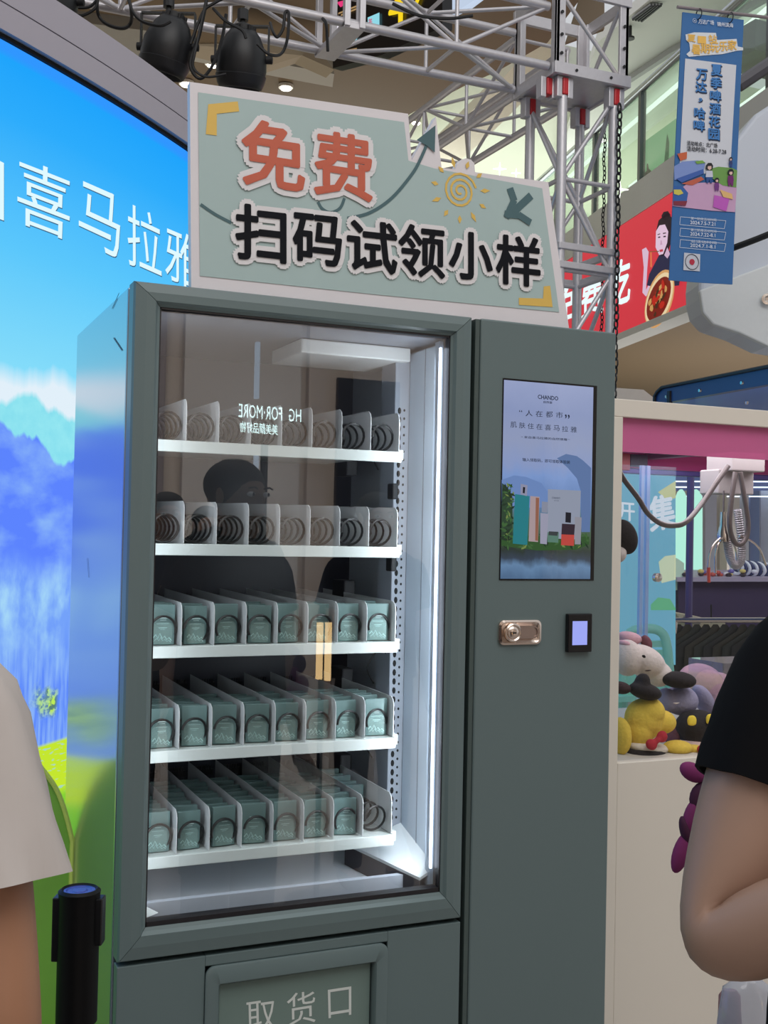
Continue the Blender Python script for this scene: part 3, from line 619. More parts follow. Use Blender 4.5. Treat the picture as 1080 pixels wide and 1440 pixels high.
# chains
for nm, px, ln, s, lab in (('thick', 871, 4.0, 1.0, 'thick black hoist chain hanging beside the tower truss'), ('thin', 851, 4.0, .62, 'thin black chain hanging inside the tower truss')):
    top = at(px, 152, 'y', 3.02 if nm == 'thick' else 3.2); mb = MB(); z = top.z; k = 0; st = .042*s
    while z > .5:
        nrm = (1, .3, 0) if k % 2 else (-.3, 1, 0)
        mb.torus((top.x+.004*math.sin(k), top.y, z), nrm, .014*s, .0052*s, 10, 5, 1.9, up=(0, 0, 1)); z -= st; k += 1
    mb.build('hoist_chain', blk, smooth=True, label=lab, cat='chain')
# stage lamps
def par(name, px, py, d, tilt, lab, s=1.0):
    c = atd(px, py, d); e = empty(name, c+V((0, 0, -.13*s)), lab, 'stage lamp')
    axis = V(tilt).normalized(); prof = [(-.13, .035), (-.125, .06), (-.10, .080), (-.06, .098), (-.02, .112), (.045, .116), (.065, .112), (.07, .117), (.105, .108), (.125, .098), (.128, .088), (.10, .08)]
    mb = MB(); mb.lathe(c, axis, [(h*s, r*s) for h, r in prof], 28); mb.build('body', blk, e, smooth=True)
    mb = MB(); mb.lathe(c-axis*.128*s, -axis, [(0, .05*s), (.02*s, .045*s), (.03*s, .02*s)], 16)
    for k in range(6):
        a = k*math.pi/3; u = axis.orthogonal().normalized(); q = c-axis*.12*s+(u*math.cos(a)+axis.cross(u)*math.sin(a))*.05*s; mb.tube([q, q-axis*.025*s], .008*s, 6)
    mb.build('cooling_fins', rub, e, smooth=True)
    mb = MB(); mb.lathe(c+axis*.10*s, axis, [(0, .07*s), (.01*s, .068*s)], 24); mb.build('lens', mat('lamp_lens', (46, 48, 54), .15), e)
    hw = .122*s; top = c+V((0, 0, .15*s))
    for sgn in (-1, 1):
        q = c+_R*hw*sgn
        MB().prism([q+_R*.004-_F*.012, q-_R*.004-_F*.012, q-_R*.004+_F*.012, q+_R*.004+_F*.012], V((0, 0, .15*s))).build('yoke_arm', blk, e)
        MB().lathe(q-_R*.012*sgn, _R*sgn, [(0, .018*s), (.03*s, .018*s), (.032*s, .012*s)], 12).build('tilt_knob', rub, e, smooth=True)
    MB().hexa([top+_R*a_*hw+_F*b_*.012+V((0, 0, z_)) for z_ in (0, .008) for a_, b_ in ((-1, -1), (1, -1), (1, 1), (-1, 1))]).build('yoke_bar', blk, e)
    MB().lathe(top, (0, 0, 1), [(0, .012), (.03, .012), (.031, .026), (.08, .026)], 10).build('clamp', blk, e)
    return e
par('stage_lamp', 236, 66, 5.2, (-.16, .22, -1), 'black round stage lamp with yoke, the left of the two over the sign')
par('stage_lamp', 340, 84, 5.25, (.04, .26, -1), 'black round stage lamp hanging directly above the sign board corner')
par('stage_lamp', 72, 2, 4.9, (-.16, .22, -1), 'black stage lamp cut by the top edge over the screen header')
def cable(pts, r, lab, d=5.1):
    return MB().tube(smooth_pts([atd(x, y, d+dd) for x, y, dd in pts], 6), r, 6).build('lamp_cable', rub, smooth=True, label=lab, cat='cable')
cable([(90, -10, 0), (100, 8, 0), (125, 10, 0), (140, -5, 0)], .007, 'black cable looping between truss and the cut-off lamp')
cable([(98, 18, 0), (115, 22, 0), (135, 10, 0), (137, -10, 0)], .007, 'lower black cable loop beside the cut-off lamp')
cable([(136, -6, 0), (138, 20, .1), (150, 34, .1), (172, 40, .1), (184, 32, .1), (184, 10, 0), (178, -8, 0)], .008, 'black cable bundle sagging left of the left stage lamp')
cable([(180, -10, 0), (186, 15, -.1), (200, 30, -.1), (225, 36, -.12), (240, 30, -.12)], .007, 'black power cable entering top of the left stage lamp')
cable([(268, 62, 0), (285, 18, 0), (300, 5, 0), (330, -10, 0)], .007, 'black cable rising from the left lamp to the truss')
cable([(292, -8, 0), (280, 50, 0), (268, 85, 0), (272, 103, 0), (284, 110, 0), (300, 90, 0), (312, 55, 0), (318, 20, 0)], .008, 'black cable loop between the two stage lamps')
cable([(288, 10, 0), (275, 70, -.05), (272, 95, -.05), (290, 108, -.05), (318, 104, -.05)], .006, 'thin black cable hanging below between the stage lamps')
cable([(300, 12, 0), (318, 30, -.1), (340, 42, -.12), (346, 54, -.12)], .007, 'black power cable entering top of the right stage lamp')
cable([(362, 62, -.1), (378, 76, -.1), (395, 76, 0), (404, 55, 0), (406, 20, 0), (401, 18, 0), (398, 40, 0), (390, 52, 0), (384, 45, 0), (380, 32, .1)], .007, 'black cable looped over the truss right of the lamps')
cable([(449, 22, .5), (458, 32, .42), (460, 52, .42), (461, 72, .42)], .008, 'short black cable end hanging from the truss with a plug')
cable([(552, 5, .5), (590, 22, .5), (630, 26, .5), (665, 22, .5)], .008, 'black cable resting on the truss before the dark sign')

# dark lit sign above
ls = empty('dark_lit_sign', atd(540, 80, 8.5), 'black lit menu sign with yellow and pink figures behind the truss', 'sign')
sA, sB = atd(466, 50, 8.2), atd(615, 5, 7.2); sn_ = (sB-sA); sn_.z = 0; sn_ = sn_.cross(V((0, 0, 1))).normalized()
if sn_.dot(CAM-sA) < 0: sn_ = -sn_
SG = Panel(sA, sn_)
MB().prism([SG.px(*p) for p in [(468, 96), (535, 78), (622, 38), (622, -60), (468, -60)]], sn_*-.08).build('panel', mat('sign_black', (14, 12, 16), .3), ls)
s3 = lambda x, y: (455+x/6.353, y/6.353)
MB().poly([SG.px(*s3(*p), .01) for p in [(120, 390), (310, 330), (310, 370), (130, 440)]]).build('printed_strip', mat('sign_cyan', (150, 225, 240), emit=.9), ls)
MB().poly([SG.px(*s3(*p), .01) for p in [(405, 160), (510, 115), (510, 280), (405, 262)]]).build('printed_block', mat('sign_cyan', (150, 225, 240), emit=.9), ls)
mb = MB(); text(mb, '20', qpx(SG, s3(128, 240), s3(285, 165), s3(300, 320), s3(125, 380), .014), .05); mb.build('lettering_backing', mat('sign_white', (245, 240, 250), emit=1), ls)
mb = MB(); text(mb, '20', qpx(SG, s3(138, 255), s3(278, 190), s3(288, 315), s3(138, 365), .018), .015); mb.build('lettering', mat('sign_pink', (214, 60, 100), emit=.9), ls); mb = MB(); text(mb, '美', qpx(SG, s3(418, 175), s3(455, 165), s3(455, 235), s3(418, 240), .018), .01); mb.build('lettering', mat('sign_pink', (214, 60, 100), emit=.9), ls)
mb = MB(); text(mb, '4', qpx(SG, s3(600, -60), s3(745, -90), s3(740, 200), s3(600, 230), .014), .04); text(mb, '7', qpx(SG, s3(800, -120), s3(930, -150), s3(900, 60), s3(810, 90), .014), .04); mb.build('lettering', mat('sign_yellow', (250, 214, 30), emit=1), ls)
for a in (((145, 190), (145, 125), (310, 58)), ((168, 185), (168, 140), (315, 80)), ((150, 470), (310, 440))):
    mb = MB(); stroke(mb, [SG.px(*s3(*p), .012) for p in a], .012, sn_); mb.build('printed_frame_line', mat('sign_gold', (196, 160, 110), emit=.7), ls)
MB().poly([SG.px(*s3(*p), .012) for p in [(130, 25), (200, 5), (215, 35), (165, 70)]]).build('printed_petal', mat('sign_pink2', (240, 60, 130), emit=.9), ls)
l2 = MB().prism([atd(612, -30, 8.6), atd(625, -30, 8.6), atd(715, -30, 8.4), atd(662, 10, 8.4), atd(628, 25, 8.6), atd(610, 28, 8.6)], _F*.05).build('light_box', mat('pale_blue_panel', (206, 222, 245), emit=.85)); tag(l2, 'pale blue lit panel at the top edge beside the dark sign', 'light panel')
l3 = MB().prism([atd(820, -20, 9), atd(850, -20, 9), atd(850, 40, 9), atd(795, 60, 9)], _F*.05).build('wall_upper_brown', brown, kind='structure')

# ================================================================= VENDING MACHINE
W, H, DP, XS = 1.07, 1.95, .66, .715
vm = empty('vending_machine', (W/2, DP/2, 0), 'grey-green vending machine with glass door, sample trays and touch screen', 'vending machine')
# carcass: left side, right side, back, top, bottom of the product compartment
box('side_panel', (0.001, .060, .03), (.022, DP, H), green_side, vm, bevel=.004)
box('side_panel', (W-.018, .03, .03), (W, DP, H), green, vm, bevel=.003)
box('rear_panel', (.022, DP-.02, .03), (W-.018, DP, H), green, vm)
box('top_panel', (.022, .05, H-.02), (W-.018, DP-.02, H), green, vm)
box('bottom_panel', (.022, .03, .03), (W-.018, DP-.02, .06), blk, vm)
for x in (.06, .64, 1.0):
    for y in (.1, .56): MB().lathe((x, y, 0), (0, 0, 1), [(0, .025), (.012, .025), (.013, .01), (.035, .01)], 12).build('foot', blk, vm)
MB().box(.008, .040, .06, .03, .062, H-.004).box(.03, .040, H-.03, .70, .050, H-.004).build('edge_seal', dark, vm)
# dents and scratches on the side as raised nicks
mb = MB(); PS = Panel((.0005, 0, 0), (-1, 0, 0))
for a, b_ in (((160, 475), (172, 493)), ((158, 434), (168, 412)), ((123, 785), (125, 812))): stroke(mb, [PS.px(*a, .0006), PS.px(*b_, .0006)], .003, V((-1, 0, 0)))
mb.build('scratch', mat('scratch_dark', (40, 60, 90), .5), vm)
# partition between product compartment and electronics
lin_m = mat('compartment_liner', (190, 196, 204), .35, var=.02, scale=6)
dk = mat('compartment_back', (44, 46, 58), .4, var=.1, scale=6)
box('compartment_side', (.692, .06, .70), (.70, DP-.03, H-.03), lin_m, vm)
box('compartment_side', (.024, .06, .70), (.030, DP-.03, H-.03), lin_m, vm)
box('compartment_back', (.030, DP-.045, .70), (.692, DP-.03, H-.03), dk, vm)
box('compartment_ceiling', (.030, .06, H-.04), (.692, DP-.045, H-.03), mat('ceiling_liner', (120, 126, 138), .4), vm)
box('divider_column', (.70, .03, .06), (.728, .06, H), dark, vm)
# right control front
box('control_panel', (.728, .0, .03), (W, .03, H), green, vm, bevel=.004, seg=3)
box('control_edge', (.716, .002, .03), (.7265, .028, H-.002), mat('edge_paint', (72, 86, 84), .4), vm, bevel=.001)
# lower front with pick-up opening
PF = Panel((0, -.0, 0), (0, -1, 0))
lz = .692
mb = MB(); mb.box(0, .0, .03, .165, .03, lz); mb.box(.541, .0, .03, .706, .03, lz); mb.box(.165, .0, .672, .541, .03, lz); mb.box(.165, .0, .03, .541, .03, .33)
mb.build('lower_panel', green, vm, bevel=.0015)
fo = MB(); r = .02
def rr(x0, z0, x1, z1, r, y, n=5):
    out = []
    for cx_, cz_, a0 in ((x1-r, z1-r, 0), (x0+r, z1-r, 90), (x0+r, z0+r, 180), (x1-r, z0+r, 270)):
        for k in range(n+1): a = math.radians(a0+90*k/n); out.append(V((cx_+r*math.cos(a), y, cz_+r*math.sin(a))))
    return out
rings = [rr(.1655, .3305, .5405, .6715, .018, .001), rr(.1655, .3305, .5405, .6715, .018, -.004), rr(.169, .334, .537, .668, .018, -.006), rr(.190, .355, .516, .638, .004, -.006), rr(.193, .358, .513, .635, .003, -.002), rr(.193, .358, .513, .635, .003, .024)]
MB().loft(rings, cap=False).build('pickup_surround', green, vm, smooth=True)
fp = box('pickup_flap', (.196, .012, .36), (.510, .020, .630), mat('flap_green', (112, 132, 126), .5, var=.03), vm, bevel=.002)
box('pickup_well', (.190, .025, .35), (.516, .03, .645), dark, vm)
mb = MB(); FL = Panel((0, .0115, 0), (0, -1, 0))
text(mb, '取', qpx(FL, (346, 1410), (387, 1404), (388, 1447), (347, 1453)), .0); text(mb, '货', qpx(FL, (403, 1398), (443, 1392), (444, 1437), (404, 1444)), .0); text(mb, '口', qpx(FL, (461, 1392), (494, 1387), (494, 1427), (462, 1432)), .0)
mb.build('lettering', mat('print_white', (214, 220, 216), .5), fp)
# door
dr = empty('door', (.35, .0, .70)); dr.parent = vm; dr.location = V((.35, 0, .70))-wloc(vm)
ox0, ox1, oz0, oz1 = 0, .706, .70, H
ix0, ix1, iz0, iz1 = .050, .658, .758, 1.907
def bar(pa, pb, ia, ib, jd):
    # mitred bar with a stepped profile: outer edge pa->pb, inner edge ia->ib
    prof = [(0, .040), (0, .003), (.06, -.004), (.45, -.008), (.80, -.008), (.90, -.001), (1.0, .002), (1.0, .040)]
    r0 = [V((pa[0]+(ia[0]-pa[0])*t, y, pa[1]+(ia[1]-pa[1])*t)) for t, y in prof]; r1 = [V((pb[0]+(ib[0]-pb[0])*t, y, pb[1]+(ib[1]-pb[1])*t)) for t, y in prof]
    d = (r1[0]-r0[0]).normalized()*.0006
    return MB().loft([[p+d for p in r0], [p-d for p in r1]])
O4 = [(ox0, oz0), (ox1, oz0), (ox1, oz1), (ox0, oz1)]; I4 = [(ix0, iz0), (ix1, iz0), (ix1, iz1), (ix0, iz1)]
for k in range(4): bar(O4[k], O4[(k+1) % 4], I4[k], I4[(k+1) % 4], 0).build('frame_bar', green, dr)
# black gasket inside frame, glass
g = MB(); th = .004
g.box(ix0, .004, iz0, ix1, .03, iz0+th*2.2); g.box(ix0, .004, iz1-th, ix1, .03, iz1); g.box(ix0, .004, iz0, ix0+th*.7, .03, iz1); g.box(ix1-th*.5, .004, iz0, ix1, .03, iz1); g.build('gasket', mat('gasket_dark', (34, 32, 36), .35), dr)
door_glass = glass('door_glass', (.93, .96, .96), .14)
MB().add([(ix0+.001, .012, iz0), (ix1-.001, .012, iz0), (ix1-.001, .012, iz1), (ix0+.001, .012, iz1)], [(0, 1, 2, 3)]).build('glass', door_glass, dr)
box('door_lining', (.650, .036, .76), (.690, .058, 1.90), mat('lining_white', (170, 186, 205), .35), dr)
box('light_strip', (.6475, .028, .80), (.6515, .034, 1.885), mat('strip_led', (225, 235, 255), emit=5), vm)
# real lamp of the strip
l = area('compartment_lamp', (.640, .04, 1.34), (.2, .35, 1.34), .012, 1.05, 2.3, (.86, .93, 1))
l.rotation_euler = (V((.1, .5, 1.34))-V((.640, .04, 1.34))).to_track_quat('-Z', 'Y').to_euler()
left_fill = area('compartment_lamp', (.062, .05, 1.34), (.5, .5, 1.34), .012, 1.05, .7, (.86, .93, 1))  # added fill on the left side, where no strip stands
# interior wall parts on the right
box('side_liner', (.668, .06, .80), (.690, .22, 1.90), mat('side_liner_blue', (186, 200, 214), .35, var=.02), vm, bevel=.002)
box('side_liner_joint', (.6672, .138, .80), (.668, .141, 1.90), mat('joint_grey', (120, 128, 140), .4), vm)
box('rail_column', (.634, .222, .82), (.69, .30, 1.90), mat('rail_column_grey', (150, 156, 166), .35, var=.03), vm, bevel=.002)
for nm, xx, n_, hh, rr_ in (('slot', .645, 46, .0075, .0035), ('pin_hole', .657, 50, .003, .002)):
    mb = MB()
    for k in range(n_):
        z = .86+k*(.93/n_); mb.prism([V((xx+rr_*math.cos(a)*1.2, .2212, z+hh*math.sin(a))) for a in [i*math.pi/4 for i in range(8)]], (0, .001, 0))
    mb.build(nm, dark, vm)
for z in (1.60, 1.44, 1.28, 1.07, .865):
    box('tray_bracket', (.618, .19, z-.03), (.632, .221, z+.005), blk, vm, bevel=.003)
    box('motor_housing', (.60, .42, z+.03), (.63, .50, z+.10), mat('motor_black', (28, 28, 32), .5), vm, bevel=.004)
mb = MB()
for z in (1.64, 1.45, 1.15, .98): mb.tube(smooth_pts([(.63, .30, z), (.60, .27, z+.04), (.62, .25, z+.08), (.65, .24, z+.05), (.64, .235, z-.02)]), .002, 5)
mb.build('wiring', rub, vm, smooth=True)
# top lamp box inside
box('lamp_box', (.40, .20, 1.878), (.66, .40, 1.909), mat('lamp_box_white', (220, 222, 222), .4), vm, bevel=.003)
# chute
chm = mat('chute_white', (226, 230, 238), .35, var=.03, scale=3)
MB().prism([V((.031, .56, .83)), V((.031, .10, .735)), V((.031, .10, .725)), V((.031, .56, .82))], (.66, 0, 0)).build('chute', chm, vm)
box('chute_lip', (.031, .085, .725), (.69, .10, .775), mat('chute_lip', (186, 192, 204), .4), vm)
box('chute_back', (.031, .555, .72), (.69, .565, .84), chm, vm)
# white folded bracket lower right
MB().prism([V((.540, .235, .806)), V((.668, .235, .845)), V((.668, .045, .790)), V((.632, .045, .772))], (0, 0, .006)).build('corner_guard', mat('guard_white', (222, 228, 232), .4), vm)
MB().prism([V((.540, .235, .805)), V((.632, .045, .771)), V((.632, .045, .742)), V((.540, .235, .752))], (.004, .001, 0)).build('corner_guard_face', mat('guard_grey', (70, 66, 72), .5), vm)
MB().prism([V((.05, .10, .775)), V((.05, .06, .83)), V((.05, .04, .76)), V((.085, .06, .762))], (.004, .004, 0)).build('corner_gusset', wht, vm)

# trays
YT = .12; TZs = [1.668, 1.464, 1.262, 1.058, .852]; LW = .0665; TX0 = .069; TX1 = .602; DEPTH = .44
box_m = mat('sachet_teal', (102, 128, 127), .45, var=.06, scale=60)
film = mat('plastic_film', (205, 225, 225), .15, var=.3, scale=90)
coil_m = mat('coil_black', (8, 8, 10), .4)
div_m = mat('divider_grey', (205, 206, 208), .4, var=.02)
tray_m = mat('tray_white', (206, 213, 211), .4, var=.02)
def make_divider():
    mb = MB(); y0, y1 = YT+.004, YT+DEPTH
    pr = [V((0, y0, .001)), V((0, y0, .070)), V((0, y0+.004, .080)), V((0, y0+.014, .086)), V((0, y1, .092)), V((0, y1, .001))]
    return mb.prism(pr, (.0014, 0, 0))
def make_coil(turns, start, seed):
    random.seed(seed); mb = MB(); pts = []; n = 20; pitch = .030 if turns > 9 else .038; ph = math.pi+random.uniform(-.25, .5)
    for i in range(int(turns*n)):
        a = ph-2*math.pi*i/n; pts.append(V((.0275*math.cos(a), YT+.008+pitch*i/n, .031+.0275*math.sin(a))))
    return mb.tube(pts, .0026, 6)
def tray_obj(ti, z):
    t = empty('tray', (.335, YT, z)); t.parent = vm; t.location = V((.335, YT, z))-wloc(vm); base = V((0, 0, z))
    mb = MB(); mb.box(TX0-.012, YT-.006, z-.022, TX1+.001, YT, z+.001); mb.build('front_rail', tray_m, t, bevel=.0015)
    mb = MB(); mb.box(TX0-.010, YT, z-.004, TX1-.001, YT+DEPTH, z-.0005); mb.build('deck', tray_m, t)
    box('end_tab', (TX1+.001, YT+.004, z-.016), (TX1+.010, YT+.03, z+.006), tray_m, t, bevel=.001)
    mb = MB()
    for k in range(8):
        x = TX0+LW*k+.012
        for q in range(7): mb.box(x+q*.006, YT+DEPTH-.012, z+.072, x+q*.006+.003, YT+DEPTH-.008, z+.082)
        mb.box(x-.002, YT+DEPTH-.010, z+.060, x+.045, YT+DEPTH-.004, z+.073)
    mb.build('motor_gears', blk, t)
    for k in range(9):
        mb = make_divider(); x = TX0+LW*k-.0007
        mb.v = [v+V((x, 0, z)) for v in mb.v]; mb.build('divider', div_m, t)
    for k in range(8):
        turns = 9 if ti < 2 else 8
        mb = make_coil(turns, 0, ti*10+k); cx_ = TX0+LW*(k+.5)
        mb.v = [v+V((cx_, 0, z)) for v in mb.v]; mb.build('coil', coil_m, t, smooth=True)
    return t
for i, z in enumerate(TZs): tray_obj(i, z)
# products: flat teal sachet boxes
def proto_box():
    e = empty('sample_box', (0, 0, 0))
    MB().hexa([V((x, y, zz)) for zz in (0, .078) for x, y in ((-.0235-(.001 if zz else 0), 0), (.0235+(.001 if zz else 0), 0), (.0235, .010), (-.0235, .010))]).build('box', box_m, e, bevel=.001)
    mb = MB(); n = V((0, -1, 0)); y = -.0007
    pts = [(-.018, .014), (-.013, .020), (-.009, .013), (-.005, .022), (0, .012), (.004, .017), (.009, .010), (.013, .014), (.018, .008)]
    stroke(mb, [V((a, y, b_)) for a, b_ in pts], .0022, n)
    stroke(mb, [V((a*.9+.001, y, b_*.7-.001)) for a, b_ in pts], .0012, n)
    for z_, x0, x1, wd in ((.052, -.008, .010, .0018), (.048, -.005, .007, .0010), (.041, -.012, .012, .0008), (.033, -.008, .009, .0014), (.030, -.005, .005, .0008)): stroke(mb, [V((x0, y, z_)), V((x1, y, z_))], wd, n)
    mb.build('print', mat('sachet_print', (205, 228, 226), .4), e)
    mb = MB(); mb.loft([rr(-.0195, .001, .0195, .044, .009, -.0011, 4), rr(-.0185, .002, .0185, .043, .008, -.0026, 4)], cap=True); mb.build('film_pouch', glass('film', (.9, .97, .96), .03, scatter=.10, scol=(.8, .92, .9), rough=.2), e)
    return e
pb = proto_box(); used = False
TN = {2: 'middle tray', 3: 'second lowest tray', 4: 'bottom tray'}
rs = random.Random(5)
for ti, rows in ((2, 3), (3, 5), (4, 8)):
    for lane in range(8):
        for r_i in range(rows):
            if ti == 4 and lane == 7 and r_i < 3: continue
            pitch = .038; x = TX0+LW*(lane+.5)+rs.uniform(-.004, .004); y = YT+.029+pitch*r_i; rz = rs.uniform(-.24, .12)
            o = pb if not used else copy_tree(pb); used = True
            hop = .0015 if r_i else .001
            o.location = (x, y, TZs[ti]+hop+.0003*(lane % 3)); o.rotation_euler = (rs.uniform(-.04, .02) if False else 0, 0, rz)
            sc = rs.uniform(.97, 1.04); o.scale = (sc, 1, sc)
            if r_i == 0: lab = 'front teal sample box in the %s lane of the %s' % (ORD[lane], TN[ti])
            else: lab = 'teal sample box %s from front in the %s lane of the %s' % (ORD[r_i], ORD[lane], TN[ti])
            tag(o, lab, 'box', 'teal sample boxes in the '+TN[ti])
# clear curled plastic sheet lying over bottom tray lanes 6-7
mb = MB(); rings = []
for i in range(9):
    y = YT+.03+.35*i/8; rings.append([V((TX0+LW*5.05+.118*j/8, y, TZs[4]+.094+.010*math.sin(math.pi*j/8)+.006*math.sin(i*.8+j*.4))) for j in range(9)])
mb.loft(rings, cap=False, closed=False); mb.build('plastic_sheet', glass('clear_sheet', (.93, .93, .9), .12, scatter=.12, scol=(.8, .78, .72), rough=.12), smooth=True, label='curled clear plastic sheet over sixth and seventh lanes of bottom tray', cat='plastic sheet')

# touch screen
ts_ = empty('touch_screen', (.9, 0, 1.40)); ts_.parent = vm; ts_.location = V((.9, -.001, 1.40))-wloc(vm)
TS = Panel((0, -.001, 0), (0, -1, 0)); sx0, sx1, sz0, sz1 = .7825, 1.020, 1.400, 1.828
box('bezel', (sx0, -.0015, sz0), (sx1, .004, sz1), mat('bezel_black', (8, 9, 12), .15), ts_)
mb = MB(); mb.uv = [(0, 0), (1, 0), (1, 1), (0, 1)]
dx0, dx1, dz0, dz1 = sx0+.002, sx1-.010, sz0+.003, sz1-.004
mb.v = [V((dx0, -.0022, dz0)), V((dx1, -.0022, dz0)), V((dx1, -.0022, dz1)), V((dx0, -.0022, dz1))]; mb.f = [(0, 1, 2, 3)]
def ts_mat():
    M = bpy.data.materials.new('touch_screen_picture'); M.use_nodes = True; nt = M.node_tree; nt.nodes.clear(); N = nt.nodes.new; L = nt.links.new
    out = N('ShaderNodeOutputMaterial'); em = N('ShaderNodeEmission'); gl = N('ShaderNodeBsdfGlossy'); gl.inputs['Roughness'].default_value = .02; ms = N('ShaderNodeMixShader'); ms.inputs[0].default_value = .08
    L(em.outputs[0], ms.inputs[1]); L(gl.outputs[0], ms.inputs[2]); L(ms.outputs[0], out.inputs[0])
    uv = N('ShaderNodeUVMap'); sx = N('ShaderNodeSeparateXYZ'); L(uv.outputs[0], sx.inputs[0]); no = N('ShaderNodeTexNoise'); no.inputs['Scale'].default_value = 5; no.inputs['Detail'].default_value = 6; L(uv.outputs[0], no.inputs['Vector'])
    a = N('ShaderNodeMath'); a.operation = 'MULTIPLY_ADD'; a.inputs[1].default_value = .14; L(no.outputs[0], a.inputs[0]); s2 = N('ShaderNodeMath'); s2.operation = 'SUBTRACT'; s2.inputs[1].default_value = .07; L(sx.outputs[1], s2.inputs[0]); L(s2.outputs[0], a.inputs[2])
    r = N('ShaderNodeValToRGB'); L(a.outputs[0], r.inputs[0]); e = r.color_ramp.elements
    st = [(0, (74, 104, 138)), (.06, (96, 130, 166)), (.10, (48, 62, 78)), (.15, (36, 50, 44)), (.20, (54, 82, 52)), (.30, (72, 104, 92)), (.40, (96, 128, 180)), (.52, (120, 150, 204)), (.58, (134, 152, 196)), (.7, (142, 154, 188)), (.85, (136, 150, 190)), (1, (150, 162, 200))]
    while len(e) < len(st): e.new(.5)
    for i, (p, c) in enumerate(st): e[i].position = p; e[i].color = (*lin(c), 1)
    L(r.outputs[0], em.inputs[0]); return M
mb.build('display', ts_mat(), ts_)
t4 = lambda x, y: (690+x/4.644, 520+y/4.645)
def tpoly(pts, name, c, off=.002, e=.8): return MB().poly([TS.px(*t4(*p), off) for p in pts]).build(name, mat('ts_%s_%d_%d_%d' % (name, *c), c, emit=e), ts_)
mb = MB()
def tt(s, x0, y0, x1, y1, sl=.07, bold=0.0, off=.002): text(mb, s, qpx(TS, t4(x0, y0), t4(x1, y0+sl*(x1-x0)), t4(x1, y1+sl*(x1-x0)), t4(x0, y1), off), bold)
tt('CHANDO', 305, 163, 437, 190, .09, .03); tt('自然堂', 342, 203, 398, 218, .09, .02)
for i, ch in enumerate('人在都市'): tt(ch, 225+i*66, 264+i*4, 270+i*66, 304+i*4, .0, -.01)
for i, ch in enumerate('肌肤住在喜马拉雅'): tt(ch, 127+i*56, 340+i*4.6, 167+i*56, 378+i*4.6, .0, -.005)
tt('“', 183, 262, 203, 276); tt('”', 482, 292, 512, 318, .1, .03); tt('来自喜马拉雅的自然馈赠', 215, 432, 495, 448, .06, .01); tt('输入领取码，即可领取体验装', 205, 575, 515, 598, .06, .01)
stroke(mb, [TS.px(*t4(195, 438), .002), TS.px(*t4(208, 439), .002)], .0006, V((0, -1, 0))); stroke(mb, [TS.px(*t4(500, 455), .002), TS.px(*t4(514, 456), .002)], .0006, V((0, -1, 0)))
mb.build('lettering', mat('ts_letter_dark', (34, 40, 62), emit=.6), ts_)
tpoly([(430, 578), (490, 550), (560, 564), (600, 592), (654, 642), (646, 1060), (590, 1060), (585, 790), (560, 710), (500, 640)], 'printed_mountain', (98, 124, 172), .0016)
tpoly([(70, 720), (150, 690), (230, 700), (330, 740), (370, 800), (370, 900), (70, 900)], 'printed_far_hill', (112, 142, 198), .0013)
lr = random.Random(11); mb0 = mb
for nm, cc in (('printed_dark_leaves', (34, 54, 38)), ('printed_green_leaves', (66, 104, 58)), ('printed_light_leaves', (120, 140, 76))):
    ml = MB()
    for k in range(46 if nm != 'printed_light_leaves' else 18):
        x, y = (lr.uniform(74, 150), lr.uniform(750, 1110)) if k % 2 else (lr.uniform(74, 640), lr.uniform(1075, 1165)); a = lr.uniform(0, 3.14); L1, L2 = lr.uniform(12, 26), lr.uniform(5, 9)
        ml.poly([TS.px(*t4(x+math.cos(a+b_)*(L1 if b_ in (0, math.pi) else L2), y+math.sin(a+b_)*(L1 if b_ in (0, math.pi) else L2)), .00185+.00001*k) for b_ in (0, math.pi/2, math.pi, -math.pi/2)])
    ml.build(nm, mat('ts_'+nm, cc, emit=.8), ts_, kind='stuff')
tpoly([(72, 740), (110, 770), (140, 830), (140, 1130), (66, 1130)], 'printed_foliage', (46, 70, 50), .0015)
tpoly([(70, 1080), (640, 1090), (640, 1140), (560, 1175), (300, 1180), (68, 1150)], 'printed_moss', (52, 88, 46), .0018)
tpoly([(370, 780), (585, 790), (575, 1110), (368, 1100)], 'printed_carton', (150, 158, 178), .0022)
tpoly([(545, 960), (590, 965), (583, 1140), (545, 1140)], 'printed_tube', (150, 150, 162), .0026)
tpoly([(155, 812), (250, 825), (235, 1145), (140, 1135)], 'printed_tall_bottle', (38, 128, 138), .0026)
tpoly([(192, 745), (236, 755), (232, 825), (190, 815)], 'printed_bottle_cap', (148, 150, 176), .003)
tpoly([(206, 765), (220, 768), (217, 808), (204, 805)], 'printed_cap_label', (20, 22, 30), .0034)
tpoly([(255, 825), (315, 830), (305, 1125), (243, 1120)], 'printed_rose_bottle', (176, 156, 160), .0028)
tpoly([(290, 835), (312, 838), (304, 1118), (286, 1115)], 'printed_rose_stripe', (150, 100, 80), .0030)
tpoly([(330, 860), (370, 865), (365, 935), (328, 930)], 'printed_slim_cap', (140, 146, 166), .003)
tpoly([(320, 935), (372, 940), (362, 1140), (318, 1135)], 'printed_slim_bottle', (160, 160, 182), .003)
tpoly([(368, 1060), (440, 1062), (436, 1130), (366, 1125)], 'printed_jar', (92, 130, 116), .0032)
tpoly([(375, 1055), (436, 1058), (430, 1085), (372, 1080)], 'printed_jar_lid', (60, 66, 70), .0034)
tpoly([(484, 930), (520, 934), (518, 1000), (482, 996)], 'printed_serum_cap', (28, 28, 38), .0034)
tpoly([(460, 1005), (545, 1010), (540, 1080), (456, 1075)], 'printed_serum_top', (54, 40, 52), .0034)
tpoly([(456, 1075), (541, 1078), (538, 1150), (454, 1145)], 'printed_serum_bottle', (196, 74, 66), .0034)
